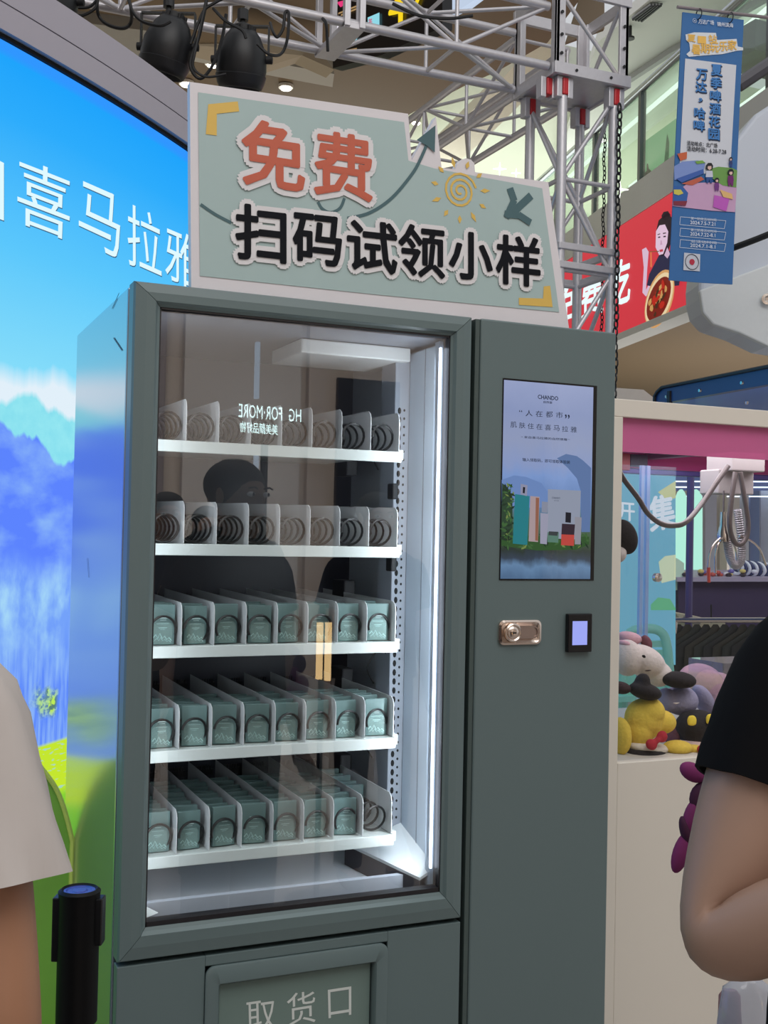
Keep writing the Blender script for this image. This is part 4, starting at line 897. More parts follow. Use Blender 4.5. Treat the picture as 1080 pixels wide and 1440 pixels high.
mb = MB(); tt('CHANDO', 395, 830, 448, 842, .05, .02, .003); tt('自然堂', 410, 850, 440, 858, .05, 0, .003); mb.build('lettering', mat('ts_letter_grey', (90, 100, 120), emit=.6), ts_)
# lock
lk = empty('lock', (.83, 0, 1.288)); lk.parent = vm; lk.location = V((.83, -.001, 1.288))-wloc(vm)
LP = Panel((0, 0, 0), (0, -1, 0)); lc = LP.px(730, 889)
MB().loft([rr(lc.x-.052, lc.z-.026, lc.x+.052, lc.z+.026, .012, .0), rr(lc.x-.052, lc.z-.026, lc.x+.052, lc.z+.026, .012, -.005), rr(lc.x-.047, lc.z-.022, lc.x+.047, lc.z+.022, .010, -.007), rr(lc.x-.043, lc.z-.018, lc.x+.043, lc.z+.018, .010, -.003)]).build('escutcheon', mat('nickel', (222, 205, 192), .2, metal=1, var=.04), lk, smooth=True)
MB().loft([rr(lc.x-.014, lc.z-.013, lc.x+.043, lc.z+.014, .013, -.003), rr(lc.x-.014, lc.z-.013, lc.x+.043, lc.z+.014, .013, -.010), rr(lc.x-.010, lc.z-.010, lc.x+.040, lc.z+.011, .010, -.010), rr(lc.x-.010, lc.z-.010, lc.x+.040, lc.z+.011, .010, -.007)]).build('handle', mat('brushed_nickel', (180, 164, 156), .3, metal=1, var=.06), lk, smooth=True)
MB().lathe((lc.x-.020, -.003, lc.z), (0, -1, 0), [(0, .020), (.008, .020), (.010, .017), (.008, .014), (.010, .012), (.012, .006)], 24).build('cylinder_face', mat('nickel', (222, 205, 192), .2), lk, smooth=True)
box('keyhole', (lc.x-.024, -.0160, lc.z-.0015), (lc.x-.016, -.0145, lc.z+.0015), dark, lk)
# code reader
cr = empty('code_reader', (.98, 0, 1.245)); cr.parent = vm; cr.location = V((.98, -.001, 1.245))-wloc(vm)
a, b_ = LP.px(795, 864), LP.px(828, 916)
box('housing', (a.x, -.012, b_.z), (b_.x, .0, a.z+.002), mat('reader_black', (12, 12, 16), .25), cr, bevel=.002)
a, b_ = LP.px(801, 873), LP.px(821, 906)
box('display', (a.x, -.0125, b_.z), (b_.x, -.011, a.z), mat('reader_blue', (160, 170, 250), emit=.95), cr)

# ================================================================= SIGN BOARD
sg = empty('sign_board', (.55, .05, H), 'white-edged mint sign board with orange and black characters on top of the machine', 'sign')
NB = V((0, -1, 0)); SB = Panel((0, .04, 0), NB)
c8 = lambda x, y: (260+x/1.9286, 100+y/1.9286)
arcb = [(643+13.5*(1-math.cos(t))-1, 237-14.5*math.sin(t)) for t in [math.pi*k/6 for k in range(7)]]
outl = [(267, 115), (574, 160), (579, 226), (613, 164), (621, 236), (640, 238)]+arcb[1:-1]+[(668, 242), (771, 256), (801, 453), (535, 427.5), (269, 402)]
pts = [SB.px(*p) for p in outl]
for p in pts[-3:]: p.z = max(p.z, H+.0005)
pts[-3].z = pts[-2].z = pts[-1].z = H+.0005
MB().prism(pts, (0, .02, 0)).build('board', mat('board_white', (226, 222, 226), .5, var=.015), sg)
inner = [(278.5, 130), (568, 172), (574, 226), (610, 237), (762, 265), (786, 439), (535, 415), (281, 388)]
MB().poly([SB.px(*p, .0012) for p in inner]).build('printed_ground', mat('board_mint', (172, 194, 193), .5, var=.02), sg)
# white cloud of arrow behind the tip
teal = mat('print_teal', (72, 104, 110), .5, var=.02)
mb = MB()
def sp_(pts, wpx, smooth_=True):
    p = [SB.px(*c8(*q), .002) for q in pts]; p = smooth_pts(p, 6) if smooth_ else p; stroke(mb, p, wpx*.00153, NB)
def parts_(nm, M_):
    global mb
    mb.build(nm, M_, sg); mb = MB()
sp_([(42, 362), (80, 388), (125, 412)], 4); parts_('printed_curve', teal); sp_([(360, 355), (372, 374), (395, 384), (420, 372), (432, 345)], 4); parts_('printed_curve', teal)
sp_([(440, 400), (500, 385), (560, 345), (615, 280), (640, 235), (657, 195)], 4.5)
mb.poly([SB.px(*c8(*q), .003) for q in [(627, 188), (678, 148), (676, 222), (656, 204)]]); parts_('printed_arrow', teal)
for k, (a, b_, wd) in enumerate((((938, 338), (880, 392), 11), ((880, 318), (892, 352), 11), ((892, 350), (870, 398), 10), ((866, 388), (905, 392), 10), ((903, 390), (936, 412), 10))):
    stroke(mb, [SB.px(*c8(*a), .002+.0003*k), SB.px(*c8(*b_), .002+.0003*k)], wd*.00153, NB)
parts_('printed_arrow', teal)
yel = mat('print_yellow', (226, 188, 92), .5, var=.02)
mb.poly([SB.px(*p, .002) for p in [(292.5, 147), (334, 143), (336, 157), (304.5, 160.5), (304.5, 191), (289, 189)]]); parts_('printed_corner', yel)
mb.poly([SB.px(*p, .002) for p in [(729, 419), (763, 420), (764, 403), (773, 402), (776.5, 432), (729, 429)]]); parts_('printed_corner', yel)
sc0 = SB.px(646.5, 269, .002); X = V((1, 0, 0)); Z = V((0, 0, 1)); kpx = .00153
stroke(mb, [sc0+(X*math.cos(t)+Z*math.sin(t))*kpx*(26*(1-.021*k)) for k, t in enumerate([.3+k*.42 for k in range(43)])], 3.2*kpx, NB)
for k in range(11):
    t = 2*math.pi*k/11+.15; u = X*math.cos(t)+Z*math.sin(t); v_ = u.cross(NB); c = sc0+u*kpx*39; ln_ = (6.5 if k % 3 else 9)*kpx
    mb.poly([c+u*ln_, c+v_*3.2*kpx, c-u*ln_*.8, c-v_*3.2*kpx])
mb.build('printed_sun', yel, sg)
chs1 = [('免', (340, 168), (426, 181), (426, 271), (341, 258)), ('费', (441, 184), (521, 196), (521, 284), (442, 272))]
def sq(x0, x1, a, b_): w_ = (x1-x0)*.11; return ((x0, a-w_*.2), (x1, a+w_*.8), (x1, b_+w_*.2), (x0, b_-w_*.8))
chs2 = [(c, *sq(*q)) for c, q in zip('扫码试领小样', [(331.5, 400, 289, 369), (412, 478, 302, 374), (488, 556, 311, 385), (560, 623, 317, 391), (631, 690, 326.6, 395), (697, 757, 332, 403)])]
mb = MB(); mh = MB(); mk = MB()
for c in chs1: halo(mh, c[0], qpx(SB, *c[1:], .0040), .0145, NB); fat(mb, c[0], qpx(SB, *c[1:], .0055), .0030, NB)
for c in chs2: halo(mh, c[0], qpx(SB, *c[1:], .0040), .0125, NB); fat(mk, c[0], qpx(SB, *c[1:], .0055), .0026, NB)
mh.build('lettering_outline', mat('board_letter_white', (228, 226, 228), .5), sg); mb.build('lettering', mat('print_orange', (200, 98, 72), .5, var=.02), sg); mk.build('lettering', mat('print_black', (16, 18, 25), .6, var=.02, spec=.15), sg)
wire = MB().tube([(.02, .1, H+.003), (.05, .06, H+.006), (.09, .05, H+.004)], .004, 6).build('edge_tape', mat('tape_pink', (180, 160, 165), .5), smooth=True, label='small curled tape scrap on the top left machine corner', cat='tape')

# ================================================================= CLAW MACHINE
CY = .34; CP = Panel((0, CY, 0), (0, -1, 0))
cm_ = mat('claw_white', (226, 219, 207), .4, var=.015, scale=2)
gx0 = CP.px(873, 800).x; tz = CP.px(900, 563).z; gz1 = CP.px(873, 586).z; gz0 = CP.px(873, 1073).z; cx0 = gx0-.05; cx1 = cx0+1.4; cyb = CY+.82
cl = empty('claw_machine', ((cx0+cx1)/2, CY+.4, 0), 'white framed claw machine with pink top filled with plush toys', 'claw machine')
mb = MB(); mb.box(cx0, CY, gz1, cx1, CY+.03, tz); mb.box(cx0, CY, .02, gx0, CY+.03, gz1); mb.box(cx1-.05, CY, .02, cx1, CY+.03, gz1); mb.box(gx0, CY, .02, cx1-.05, CY+.03, gz0)
mb.build('front_frame', cm_, cl, bevel=.002)
box('cabinet_top', (cx0, CY+.03, tz-.03), (cx1, cyb, tz), cm_, cl)
box('cabinet_base', (cx0, CY+.03, .02), (cx1, cyb, gz0-.02), cm_, cl)
box('play_floor', (cx0+.01, CY+.03, gz0-.02), (cx1-.01, cyb, gz0-.004), mat('play_floor', (206, 200, 190), .5), cl)
for x in (cx0, cx1-.04): box('rear_post', (x, cyb-.04, gz0), (x+.04, cyb, tz-.03), cm_, cl, bevel=.002)
gl_clear = glass('claw_glass', (.95, .96, .97), .02)
MB().add([(gx0, CY+.015, gz0), (cx1-.05, CY+.015, gz0), (cx1-.05, CY+.015, gz1), (gx0, CY+.015, gz1)], [(0, 1, 2, 3)]).build('front_glass', gl_clear, cl)
MB().add([(cx0+.04, cyb-.02, gz0), (cx1-.04, cyb-.02, gz0), (cx1-.04, cyb-.02, tz-.1), (cx0+.04, cyb-.02, tz-.1)], [(0, 1, 2, 3)]).build('rear_glass', gl_clear, cl)
pz0 = CP.px(873, 634).z
box('pink_header', (gx0+.001, CY+.018, pz0), (cx1-.051, CY+.023, gz1), glass('pink_film', (.85, .35, .6), .05, scatter=.72, scol=(.85, .22, .46)), cl)
box('inner_roof', (cx0+.03, CY+.04, tz-.07), (cx1-.03, cyb-.04, tz-.031), mat('pink_roof', (226, 120, 180), .5, var=.03), cl)
pr = at(880, 662, 'y', cyb-.05)
box('rear_pink_band', (cx0+.03, cyb-.06, pr.z+.01), (cx1-.03, cyb-.045, tz-.07), mat('pink_band', (226, 84, 160), .5, var=.03), cl)
box('rear_rail', (cx0+.04, cyb-.10, pr.z-.012), (cx1-.04, cyb-.065, pr.z+.006), mat('rail_purple', (90, 80, 150), .3, metal=.5), cl, bevel=.003)
ma_ = at(893, 648, 'y', cyb-.15)
box('limit_switch', (ma_.x-.04, ma_.y-.03, ma_.z-.02), (ma_.x+.03, ma_.y, ma_.z+.02), mat('switch_dark', (36, 30, 60), .4), cl, bevel=.003)
box('switch_mount', (ma_.x-.08, ma_.y-.03, ma_.z-.035), (ma_.x-.04, ma_.y, ma_.z+.02), mat('mount_red', (160, 60, 70), .4), cl, bevel=.003)
acr = glass('acrylic_edge', (.75, .85, 1), .25, scatter=.3, scol=(.6, .72, .95))
for px in (903, 911):
    p = at(px, 760, 'y', CY+.5); box('acrylic_post', (p.x-.006, p.y, gz0), (p.x+.006, p.y+.012, pr.z), acr, cl)
a = at(877, 800, 'y', CY+.5); b2_ = at(950, 800, 'y', CY+.5)
MB().add([(a.x-.08, a.y+.005, gz0), (b2_.x, a.y+.005, gz0), (b2_.x, a.y+.005, pr.z), (a.x-.08, a.y+.005, pr.z)], [(0, 1, 2, 3)]).build('acrylic_panel', glass('acrylic_sheet', (.9, .96, 1), .05, scatter=.08, scol=(.6, .8, .95)), cl)
MB().lathe(at(922, 812, 'y', CY+.47), (0, -1, 0), [(0, .014), (.015, .014), (.018, .008)], 14).build('acrylic_lock', chrome, cl, smooth=True)
# clear box on the play floor with pink plush inside
pA = at(1012, 932, 'y', CY+.22); pB = at(1032, 1010, 'y', CY+.22)
bxm = glass('acrylic_box', (.94, .93, .96), .08, scatter=.10, scol=(.8, .75, .8))
# gantry, hose and claw
gy = CY+.30
ga = at(1030, 640, 'y', gy); gb = at(1076, 664, 'y', gy)
car = empty('gantry', (0, 0, 0)); car.parent = cl; car.location = V((ga.x, gy, gb.z))-wloc(cl)
box('carriage', (ga.x, gy, gb.z), (gb.x, gy+.12, ga.z+.01), mat('carriage_grey', (170, 162, 160), .4), car, bevel=.004)
gc = at(1011, 664, 'y', gy+.05); gd = at(1060, 696, 'y', gy+.05)
box('motor_cover', (gc.x, gy+.05, gd.z), (gd.x, gy+.14, gc.z+.01), mat('motor_cover', (170, 164, 162), .4), car, bevel=.004)
box('cross_beam', (ga.x+.01, CY+.05, ga.z+.011), (ga.x+.05, cyb-.07, ga.z+.04), mat('beam_steel', (150, 150, 160), .3, metal=.7), car)
hose = mat('hose_grey', (112, 104, 102), .35, metal=.3)
def hpts(l, y): return smooth_pts([at(x, yy, 'y', y+dy) for x, yy, dy in l], 6)
MB().tube(hpts([(866, 650, 0), (876, 672, 0), (897, 700, 0), (911, 722, 0), (929, 736, 0), (948, 739, 0), (966, 733, 0), (990, 704, .05), (1012, 672, .06), (1024, 655, .06)], gy-.10), .0078, 8).build('hose', hose, car, smooth=True)
MB().tube(hpts([(1034, 664, 0), (1029, 700, 0), (1026, 735, 0), (1030, 757, 0), (1039, 766, 0), (1049, 757, 0), (1052, 735, 0), (1046, 695, 0), (1041, 664, 0)], gy-.01), .0078, 8).build('hose', hose, car, smooth=True)
cg = smooth_pts([at(x, y, 'y', gy+.02) for x, y in [(1021, 742), (1023, 765), (1027, 785), (1034, 795), (1042, 788), (1043, 765), (1040, 738), (1037, 716)]], 8); mb = MB()
for i, p in enumerate(cg[:-1]): mb.torus(p, cg[i+1]-p, .0105, .0030, 12, 5)
mb.tube(cg, .010, 8); mb.build('spring_hose', mat('spring_white', (170, 168, 172), .35, metal=.3), car, smooth=True)
claw = empty('claw', (0, 0, 0)); claw.parent = cl; cp0 = at(1017, 757, 'y', gy+.02); claw.location = cp0-wloc(cl)
MB().lathe(cp0-V((0, 0, .01)), (0, 0, 1), [(0, .018), (.02, .020), (.05, .012), (.09, .010)], 14).build('claw_head', chrome, claw, smooth=True)
MB().tube([cp0+V((0, 0, .08)), at(1018, 690, 'y', gy+.02)], .003, 6).build('claw_cord', hose, claw)
for l in ([(1013, 757, 0), (1004, 766, 0), (998, 780, 0), (996, 800, 0)], [(1016, 758, .02), (1009, 768, .02), (1006, 785, .02), (1006, 806, .02)], [(1040, 754, 0), (1055, 760, 0), (1068, 772, 0), (1077, 795, 0)], [(1022, 757, .06), (1034, 770, .06), (1036, 790, .06)]):
    MB().tube(hpts(l, gy), .0035, 8).build('claw_finger', chrome, claw, smooth=True)
tp0 = at(996.5, 798, 'y', gy); MB().tube([tp0, tp0-V((-.002, 0, .045))], .005, 8).build('red_tip', mat('tip_red', (196, 74, 60), .4), claw)
area('claw_cabinet_fill', ((cx0+cx1)/2, CY+.35, tz-.09), ((cx0+cx1)/2, CY+.35, 0), .6, .4, 3.2, (1, .95, 1))  # added lamp under the roof to brighten the cabinet inside
# plush toys
def fur(name, c): return mat(name, c, .9, var=.12, scale=120, bump=.5)
def ellp(pxc, y, rx, rz, ry, rot=0):
    c = at(pxc[0], pxc[1], 'y', y); k = (c-CAM).dot(_F)/FPX; return (c, (rx*k, ry, rz*k), Matrix.Rotation(rot, 3, 'Y'))
def blobs(name, L_, M, parent, **k):
    mb = MB()
    for c, r, R in L_: mb.ell(c, r, R)
    o = mb.build(name, M, parent, smooth=True, **k); rm = o.modifiers.new('remesh', 'REMESH'); rm.mode = 'VOXEL'; rm.voxel_size = .004; rm.use_smooth_shade = True
    sm = o.modifiers.new('smooth', 'SMOOTH'); sm.iterations = 6; sm.factor = .5; return o
yf = CY
def plush(name, label, body, M, extra=()):
    c = body[0][0]; e = empty(name, V((c.x, c.y, min(b[0].z-b[1][2] for b in body))), label, 'plush toy')
    blobs('body', body, M, e)
    for nm, bl, m2 in extra: blobs(nm, bl, m2, e)
    return e
yl = fur('plush_yellow', (222, 190, 74)); wh = fur('plush_white', (220, 208, 202)); gr = fur('plush_lilac', (150, 146, 172)); bk = fur('plush_black', (36, 31, 32)); br = fur('plush_brown', (58, 40, 40)); pk = fur('plush_pink', (214, 170, 180)); mv = fur('plush_mauve', (120, 74, 84)); rd = fur('plush_red', (176, 40, 52)); tn_ = fur('plush_tan', (224, 190, 180))
f_ = gz0-.004
def onfloor(c): return c
plush('plush_toy', 'yellow plush toy with black cap and red bow tie', [ellp((905, 1012), yf+.14, 27, 30, .055), ellp((930, 1015), yf+.14, 20, 17, .045), ellp((896, 1030), yf+.14, 18, 24, .05), ellp((912, 1000), yf+.13, 22, 20, .05)], yl,
      [('cap', [ellp((907, 972), yf+.12, 23, 12, .05, .25), ellp((903, 960), yf+.12, 8, 14, .03, .3)], bk), ('bow', [ellp((916, 1047), yf+.07, 10, 8, .012, .5), ellp((931, 1036), yf+.07, 9, 9, .012, .5), ellp((924, 1041), yf+.068, 4, 4, .012, .5)], rd), ('collar', [ellp((912, 1051), yf+.12, 32, 9, .045, .12)], fur('plush_cream', (216, 206, 190))), ('trousers', [ellp((908, 1057), yf+.12, 30, 9, .05)], bk)])
plush('plush_toy', 'white plush toy lying slanted with stitched mouth on top of the pile', [ellp((905, 930), yf+.26, 34, 22, .06, .45), ellp((925, 948), yf+.25, 18, 18, .05, .5), ellp((882, 925), yf+.26, 20, 26, .05)], wh,
      [('ear', [ellp((909, 904), yf+.27, 7, 12, .02, -.4)], mv), ('hair', [ellp((885, 897), yf+.30, 18, 9, .04, .2), ellp((877, 905), yf+.26, 8, 5, .03, .3)], pk), ('eye', [ellp((905.5, 923), yf+.195, 3.6, 2.6, .008, .4)], bk), ('mouth', [ellp((911, 943), yf+.195, 8, 1.6, .006, -.1)], br)])
plush('plush_toy', 'lilac grey plush toy with black beret in middle of the pile', [ellp((957, 985), yf+.24, 24, 21, .055), ellp((989, 984), yf+.26, 11, 24, .04, -.5), ellp((937, 985), yf+.25, 12, 18, .04)], gr,
      [('beret', [ellp((954, 956), yf+.20, 26, 12, .05, .08)], bk), ('mouth', [ellp((951, 989), yf+.178, 9, 1.3, .006)], wh)])
plush('plush_toy', 'black plush cap head with two yellow eye patches right of the yellow toy', [ellp((981, 1021), yf+.17, 33, 23, .06), ellp((981, 1036), yf+.17, 28, 14, .05)], bk,
      [('eye_patch', [ellp((973, 1013), yf+.108, 8, 8, .010), ellp((973, 1018), yf+.106, 8, 3, .008)], fur('plush_bright_yellow', (246, 214, 70))), ('eye_patch', [ellp((999, 1011), yf+.112, 8, 8, .010), ellp((999, 1016), yf+.110, 8, 3, .008)], fur('plush_bright_yellow', (246, 214, 70))), ('muzzle', [ellp((978, 1046), yf+.16, 28, 8, .05)], tn_)])
plush('plush_toy', 'flat yellow plush toy lying at the glass with a red tip', [ellp((953, 1051), yf+.10, 22, 10, .04), ellp((975, 1054), yf+.10, 16, 7, .03)], yl, [('bow', [ellp((988, 1055), yf+.06, 10, 7, .012, .5)], rd)])
plush('plush_toy', 'yellow plush toy half hidden behind the white frame post', [ellp((872, 1035), yf+.13, 12, 27, .045)], yl, [('cap', [ellp((872, 967), yf+.16, 13, 9, .04, .1)], br)])
plush('plush_toy', 'pale pink plush toy behind the lilac one under clear acrylic', [ellp((985, 957), yf+.40, 34, 24, .06, .2), ellp((1010, 975), yf+.40, 26, 30, .06)], pk)
plush('plush_toy', 'purple pink plush toy beneath the black patched one', [ellp((945, 1030), yf+.22, 8, 20, .04), ellp((1012, 1035), yf+.2, 12, 22, .05)], mv)
hp = plush('plush_toy', 'black and white plush toy pressed against glass high behind the frame post', [ellp((878, 755), yf+.06, 17, 26, .04, -.35)], bk, [('belly', [ellp((868, 778), yf+.07, 10, 14, .035)], wh)])
MB().box(pA.x, CY+.20, gz0-.004, pA.x+.30, CY+.36, pA.z).build('prize_box', bxm, cl)

# ================================================================= KIOSK WITH BLUE ROOF BEHIND THE CLAW MACHINE
ko = empty('blue_canopy', atd(1000, 540, 4.6), 'dark blue canopy with lighter blue underside behind the claw machine', 'canopy')
kz = at(930, 547, 'y', 2.3).z
qa, qb = at(922, 547, 'z', 2.10), at(1250, 482, 'z', 2.10)
kd = (qb-qa).normalized(); kn = V((-kd.y, kd.x, 0))
if kn.dot(_F) < 0: kn = -kn
nb = mat('canopy_navy', (36, 58, 104), .35, var=.04); lb = mat('canopy_blue', (96, 138, 214), .4, var=.03)
fasc = [qa+V((0, 0, -.10)), qa+V((0, 0, -.02)), qa+kd*.03+V((0, 0, .0)), qb, qb+V((0, 0, -.085)), qa+V((0, 0, -.085))]
MB().prism([qa+V((0, 0, -.062)), qa+V((0, 0, -.03)), qa+kd*.02+V((0, 0, -.012)), qa+kd*.05, qb, qb+V((0, 0, -.062))], kn*.03).build('fascia', nb, ko)
MB().tube([qa+V((0, 0, -.06))-kn*.005, qa+V((0, 0, -.03))-kn*.005, qa+kd*.02+V((0, 0, -.012))-kn*.005, qa+kd*.05-kn*.005, qb-kn*.005], .007, 6).build('edge_trim', blk, ko)
MB().prism([qa+kn*.03+V((0, 0, -.062)), qb+kn*.03+V((0, 0, -.062)), qb+kn*1.6+V((0, 0, -.062)), qa+kn*1.6+V((0, 0, -.062))], V((0, 0, .01))).build('underside', lb, ko)
for t in (.08, .3, .55, .8): MB().lathe(qa+kd*t+V((0, 0, -.04)), -kn, [(0, .008), (.006, .006)], 10).build('bolt', chrome, ko)
for t, o_ in ((.25, .25), (.7, .35), (.5, .6)): MB().lathe(qa+kd*t+kn*o_+V((0, 0, -.062)), V((0, 0, -1)), [(0, .008), (.01, .006)], 10).build('bolt', chrome, ko)
MB().tube([qa+kd*.10+kn*.0-V((0, 0, .02)), qa+kd*.10-V((0, 0, .10))], .012, 6).build('bracket', blk, ko)
for t in (970, 1290): q_ = atd(t, 760, 5.35); MB().tube([V((q_.x, q_.y, 2.0)), V((q_.x, q_.y, 0))], .017, 8).build('post', mat('post_purple', (84, 72, 130), .4), ko)

# ================================================================= THINGS SEEN THROUGH THE CLAW MACHINE
def facepoly(pts, d, th, name, M, label=None, cat=None, **k): return MB().prism([atd(x, y, d) for x, y in pts], _F*th).build(name, M, label=label, cat=cat, **k)
tb_ = empty('teal_poster', atd(915, 900, 4.6), 'teal poster board with white characters and added glow seen through the claw machine', 'poster')
TPn = Panel(atd(900, 760, 4.6), -_F)
MB().prism([TPn.px(*p) for p in [(835, 640), (950, 650), (950, 935), (835, 935)]], _F*.03).build('panel', mat('poster_teal', (112, 182, 206), emit=.8), tb_)  # poster colours emit to brighten the board, glow is added
mb = MB(); text(mb, '开', qpx(TPn, (868, 706), (892, 708), (892, 733), (868, 731), .004), .02); text(mb, '集', qpx(TPn, (912, 700), (946, 694), (950, 740), (915, 748), .004), .03); mb.build('lettering', mat('poster_white', (232, 236, 244), emit=0.85), tb_)
MB().poly([TPn.px(*p, .003) for p in [(925, 692), (950, 676), (950, 700), (938, 704)]]).build('printed_yellow_shape', mat('poster_yellow', (216, 214, 150), emit=0.8), tb_)
MB().poly([TPn.px(*p, .003) for p in [(915, 850), (925, 840), (942, 842), (950, 856), (950, 858), (915, 858)]]).build('printed_green_hill', mat('poster_hill', (96, 186, 130), emit=0.8), tb_)
MB().poly([TPn.px(*p, .003) for p in [(926, 790), (935, 782), (950, 780), (950, 815), (930, 820)]]).build('printed_cream_shape', mat('poster_cream', (222, 230, 190), emit=0.8), tb_)
# neon green lit arch panels
for i, (x0, x1) in enumerate(((953, 966), (972, 988))):
    o = facepoly([(x0, 1028), (x0, 700), (x0+3, 692), ((x0+x1)/2, 688), (x1-3, 692), (x1, 700), (x1, 1028)], 9, .08, 'lit_arch_panel', mat('arch_glow', (186, 248, 226), emit=1.0), ['arched pale green lit panel, left one behind the claw hose', 'arched pale green lit panel, right one behind the claw hose'][i], 'light panel')
for i, (x0, x1, c) in enumerate(((992, 1008, (196, 190, 206)), (1012, 1022, (206, 196, 180)), (1045, 1053, (206, 206, 218)), (1055, 1068, (120, 140, 186)), (1070, 1082, (190, 196, 214)))):
    facepoly([(x0, 978), (x0, 690), (x1, 690), (x1, 978)], 10+.1*i, .1, 'shop_column', mat('column_%d' % i, c, .5), ['pale lilac column nearest the lit arches', 'narrow cream column behind the claw head', 'slim white column right of the claw', 'blue column right of the claw', 'pale column at the right frame edge'][i], 'column')
facepoly([(940, 665), (1300, 665), (1300, 690), (940, 690)], 10.6, .1, 'lit_bulkhead', mat('bulkhead_blue', (118, 134, 190), .5, var=.2, scale=6), 'blue shop bulkhead behind the claw gantry', 'bulkhead')
for i, y in enumerate((676, 684, 697)):
    facepoly([(942, y), (1300, y+1), (1300, y+2.6), (942, y+1.8)], 10.4-.05*i, .03, 'linear_light', mat('tube_cool', (222, 238, 255), emit=2), ['topmost thin cool light line behind the claw gantry', 'middle thin cool light line behind the claw gantry', 'lowest thin cool light line above the shop columns'][i], 'ceiling light')
facepoly([(850, 900), (850, 690), (1300, 690), (1300, 900)], 11.2, .1, 'wall_shop', mat('shop_wall', (206, 198, 190), .5, var=.1, scale=2), kind='structure')
# jewellery stall table
st = empty('stall_table', atd(1020, 900, 6.2), 'jewellery stall table with dark cloth front seen through the claw machine', 'table')
sa, sb_ = at(950, 812, 'z', 1.16), at(1250, 812, 'z', 1.16)
MB().prism([atd(952, 812, 6.2), atd(1250, 812, 6.2), atd(1250, 818, 6.2), atd(952, 818, 6.2)], V((.5, 1.2, 0))).build('table_top', mat('table_grey', (170, 160, 184), .4), st)
MB().prism([atd(954, 818, 6.25), atd(1250, 818, 6.25), atd(1250, 990, 6.25), atd(954, 990, 6.25)], V((.45, 1.1, 0))).build('cloth_front', mat('cloth_purple', (62, 50, 86), .7, var=.3, scale=4), st)
rs2 = random.Random(3)
for i in range(9):
    x = 1036+i*5.2; c = atd(x, 798+i*.5, 6.4); mb = MB(); mb.torus(c, (.9, .3, .15), .036, .010, 16, 6)
    tag(mb.build('bangle', mat('bangle_%d' % (i % 2), [(232, 236, 244), (60, 70, 110)][i % 2], .3), smooth=True), 'shiny bangle standing on the jewellery stall, %s from left in its row' % ORD[i], 'bangle', 'bangles in the row on the jewellery stall')
for i in range(34):
    x = rs2.uniform(958, 1075); y = rs2.uniform(803, 811); c = atd(x, y, rs2.uniform(6.25, 6.6)); cc = rs2.choice([(220, 200, 120), (230, 230, 240), (200, 90, 80), (120, 110, 180), (60, 50, 60)])
    tag(MB().ell(c, (.018, .018, .012), n=8, m_=5).build('trinket', mat('trinket_%d_%d' % cc[:2], cc, .3)), 'tiny %s jewellery trinket spread on the stall table' % {220: 'gold', 230: 'white', 200: 'red', 120: 'violet', 60: 'black'}[cc[0]], 'trinket', 'trinkets spread on the jewellery stall')
bu = facepoly([(928, 830), (926, 790), (940, 785), (952, 785), (962, 792), (962, 830)], 6.27, .2, 'display_bust', mat('bust_mint', (210, 238, 214), .5), 'pale mint display bust behind the acrylic lock', 'bust')
facepoly([(933, 786), (934, 778), (946, 778), (948, 786)], 5.45, .1, 'neck', mat('bust_mint', (210, 238, 214)), bu) if False else None
sb2 = empty('display_shelf', atd(1000, 870, 5.6), 'cream display shelf with small stands in front of stall', 'shelf')
MB().prism([atd(950, 862, 5.6), atd(1020, 876, 5.6), atd(1020, 884, 5.6), atd(966, 882, 5.6)], V((.2, .5, 0))).build('board', mat('shelf_cream', (214, 204, 176), .5), sb2)
MB().prism([atd(969, 868, 5.5), atd(985, 869, 5.5), atd(985, 878, 5.5), atd(969, 877, 5.5)], V((.03, .08, 0))).build('block', mat('shelf_block', (150, 146, 140), .5), sb2)
MB().tube([atd(1000, 876, 5.5), atd(1000, 850, 5.5)], .004, 6).build('stand', blk, sb2)
# person in grey bending beyond (dark garment mass) and garment rail
gmb = empty('clothes_rack', atd(1000, 950, 5.2), 'rack of dark olive garments hanging beyond the plush toys', 'clothes rack')
MB().tube([atd(948, 872, 5.2), atd(1110, 872, 5.2)], .012, 8).build('rail', chrome, gmb)
for x in (949, 1108): MB().tube([atd(x, 872, 5.2), V((atd(x, 872, 5.2).x, atd(x, 872, 5.2).y, 0))], .012, 8).build('upright', chrome, gmb)
for i in range(12):
    x = 954+i*13; c = atd(x, 878, 5.2); d = c+V((0, 0, -.62)); cc = [(48, 50, 50), (62, 60, 52), (54, 58, 54)][i % 3]; mb = MB()
    rings = []
    for t, w1, w2 in ((0, .02, .01), (.03, .05, .03), (.10, .06, .16), (.3, .05, .17), (.62, .06, .19)):
        rings.append([c+_R*(math.cos(a)*w1*.33)+kn*(math.sin(a)*w2)+V((0, 0, -t)) for a in [2*math.pi*k/14 for k in range(14)]])
    tag(mb.loft(rings).build('hanging_garment', mat('garment_%d' % (i % 3), cc, .8, var=.15, bump=.2), smooth=True), 'dark olive garment hanging beyond the plush toys, %s from left on the rack' % ORD[i], 'garment', 'garments on the rack beyond the plush toys')
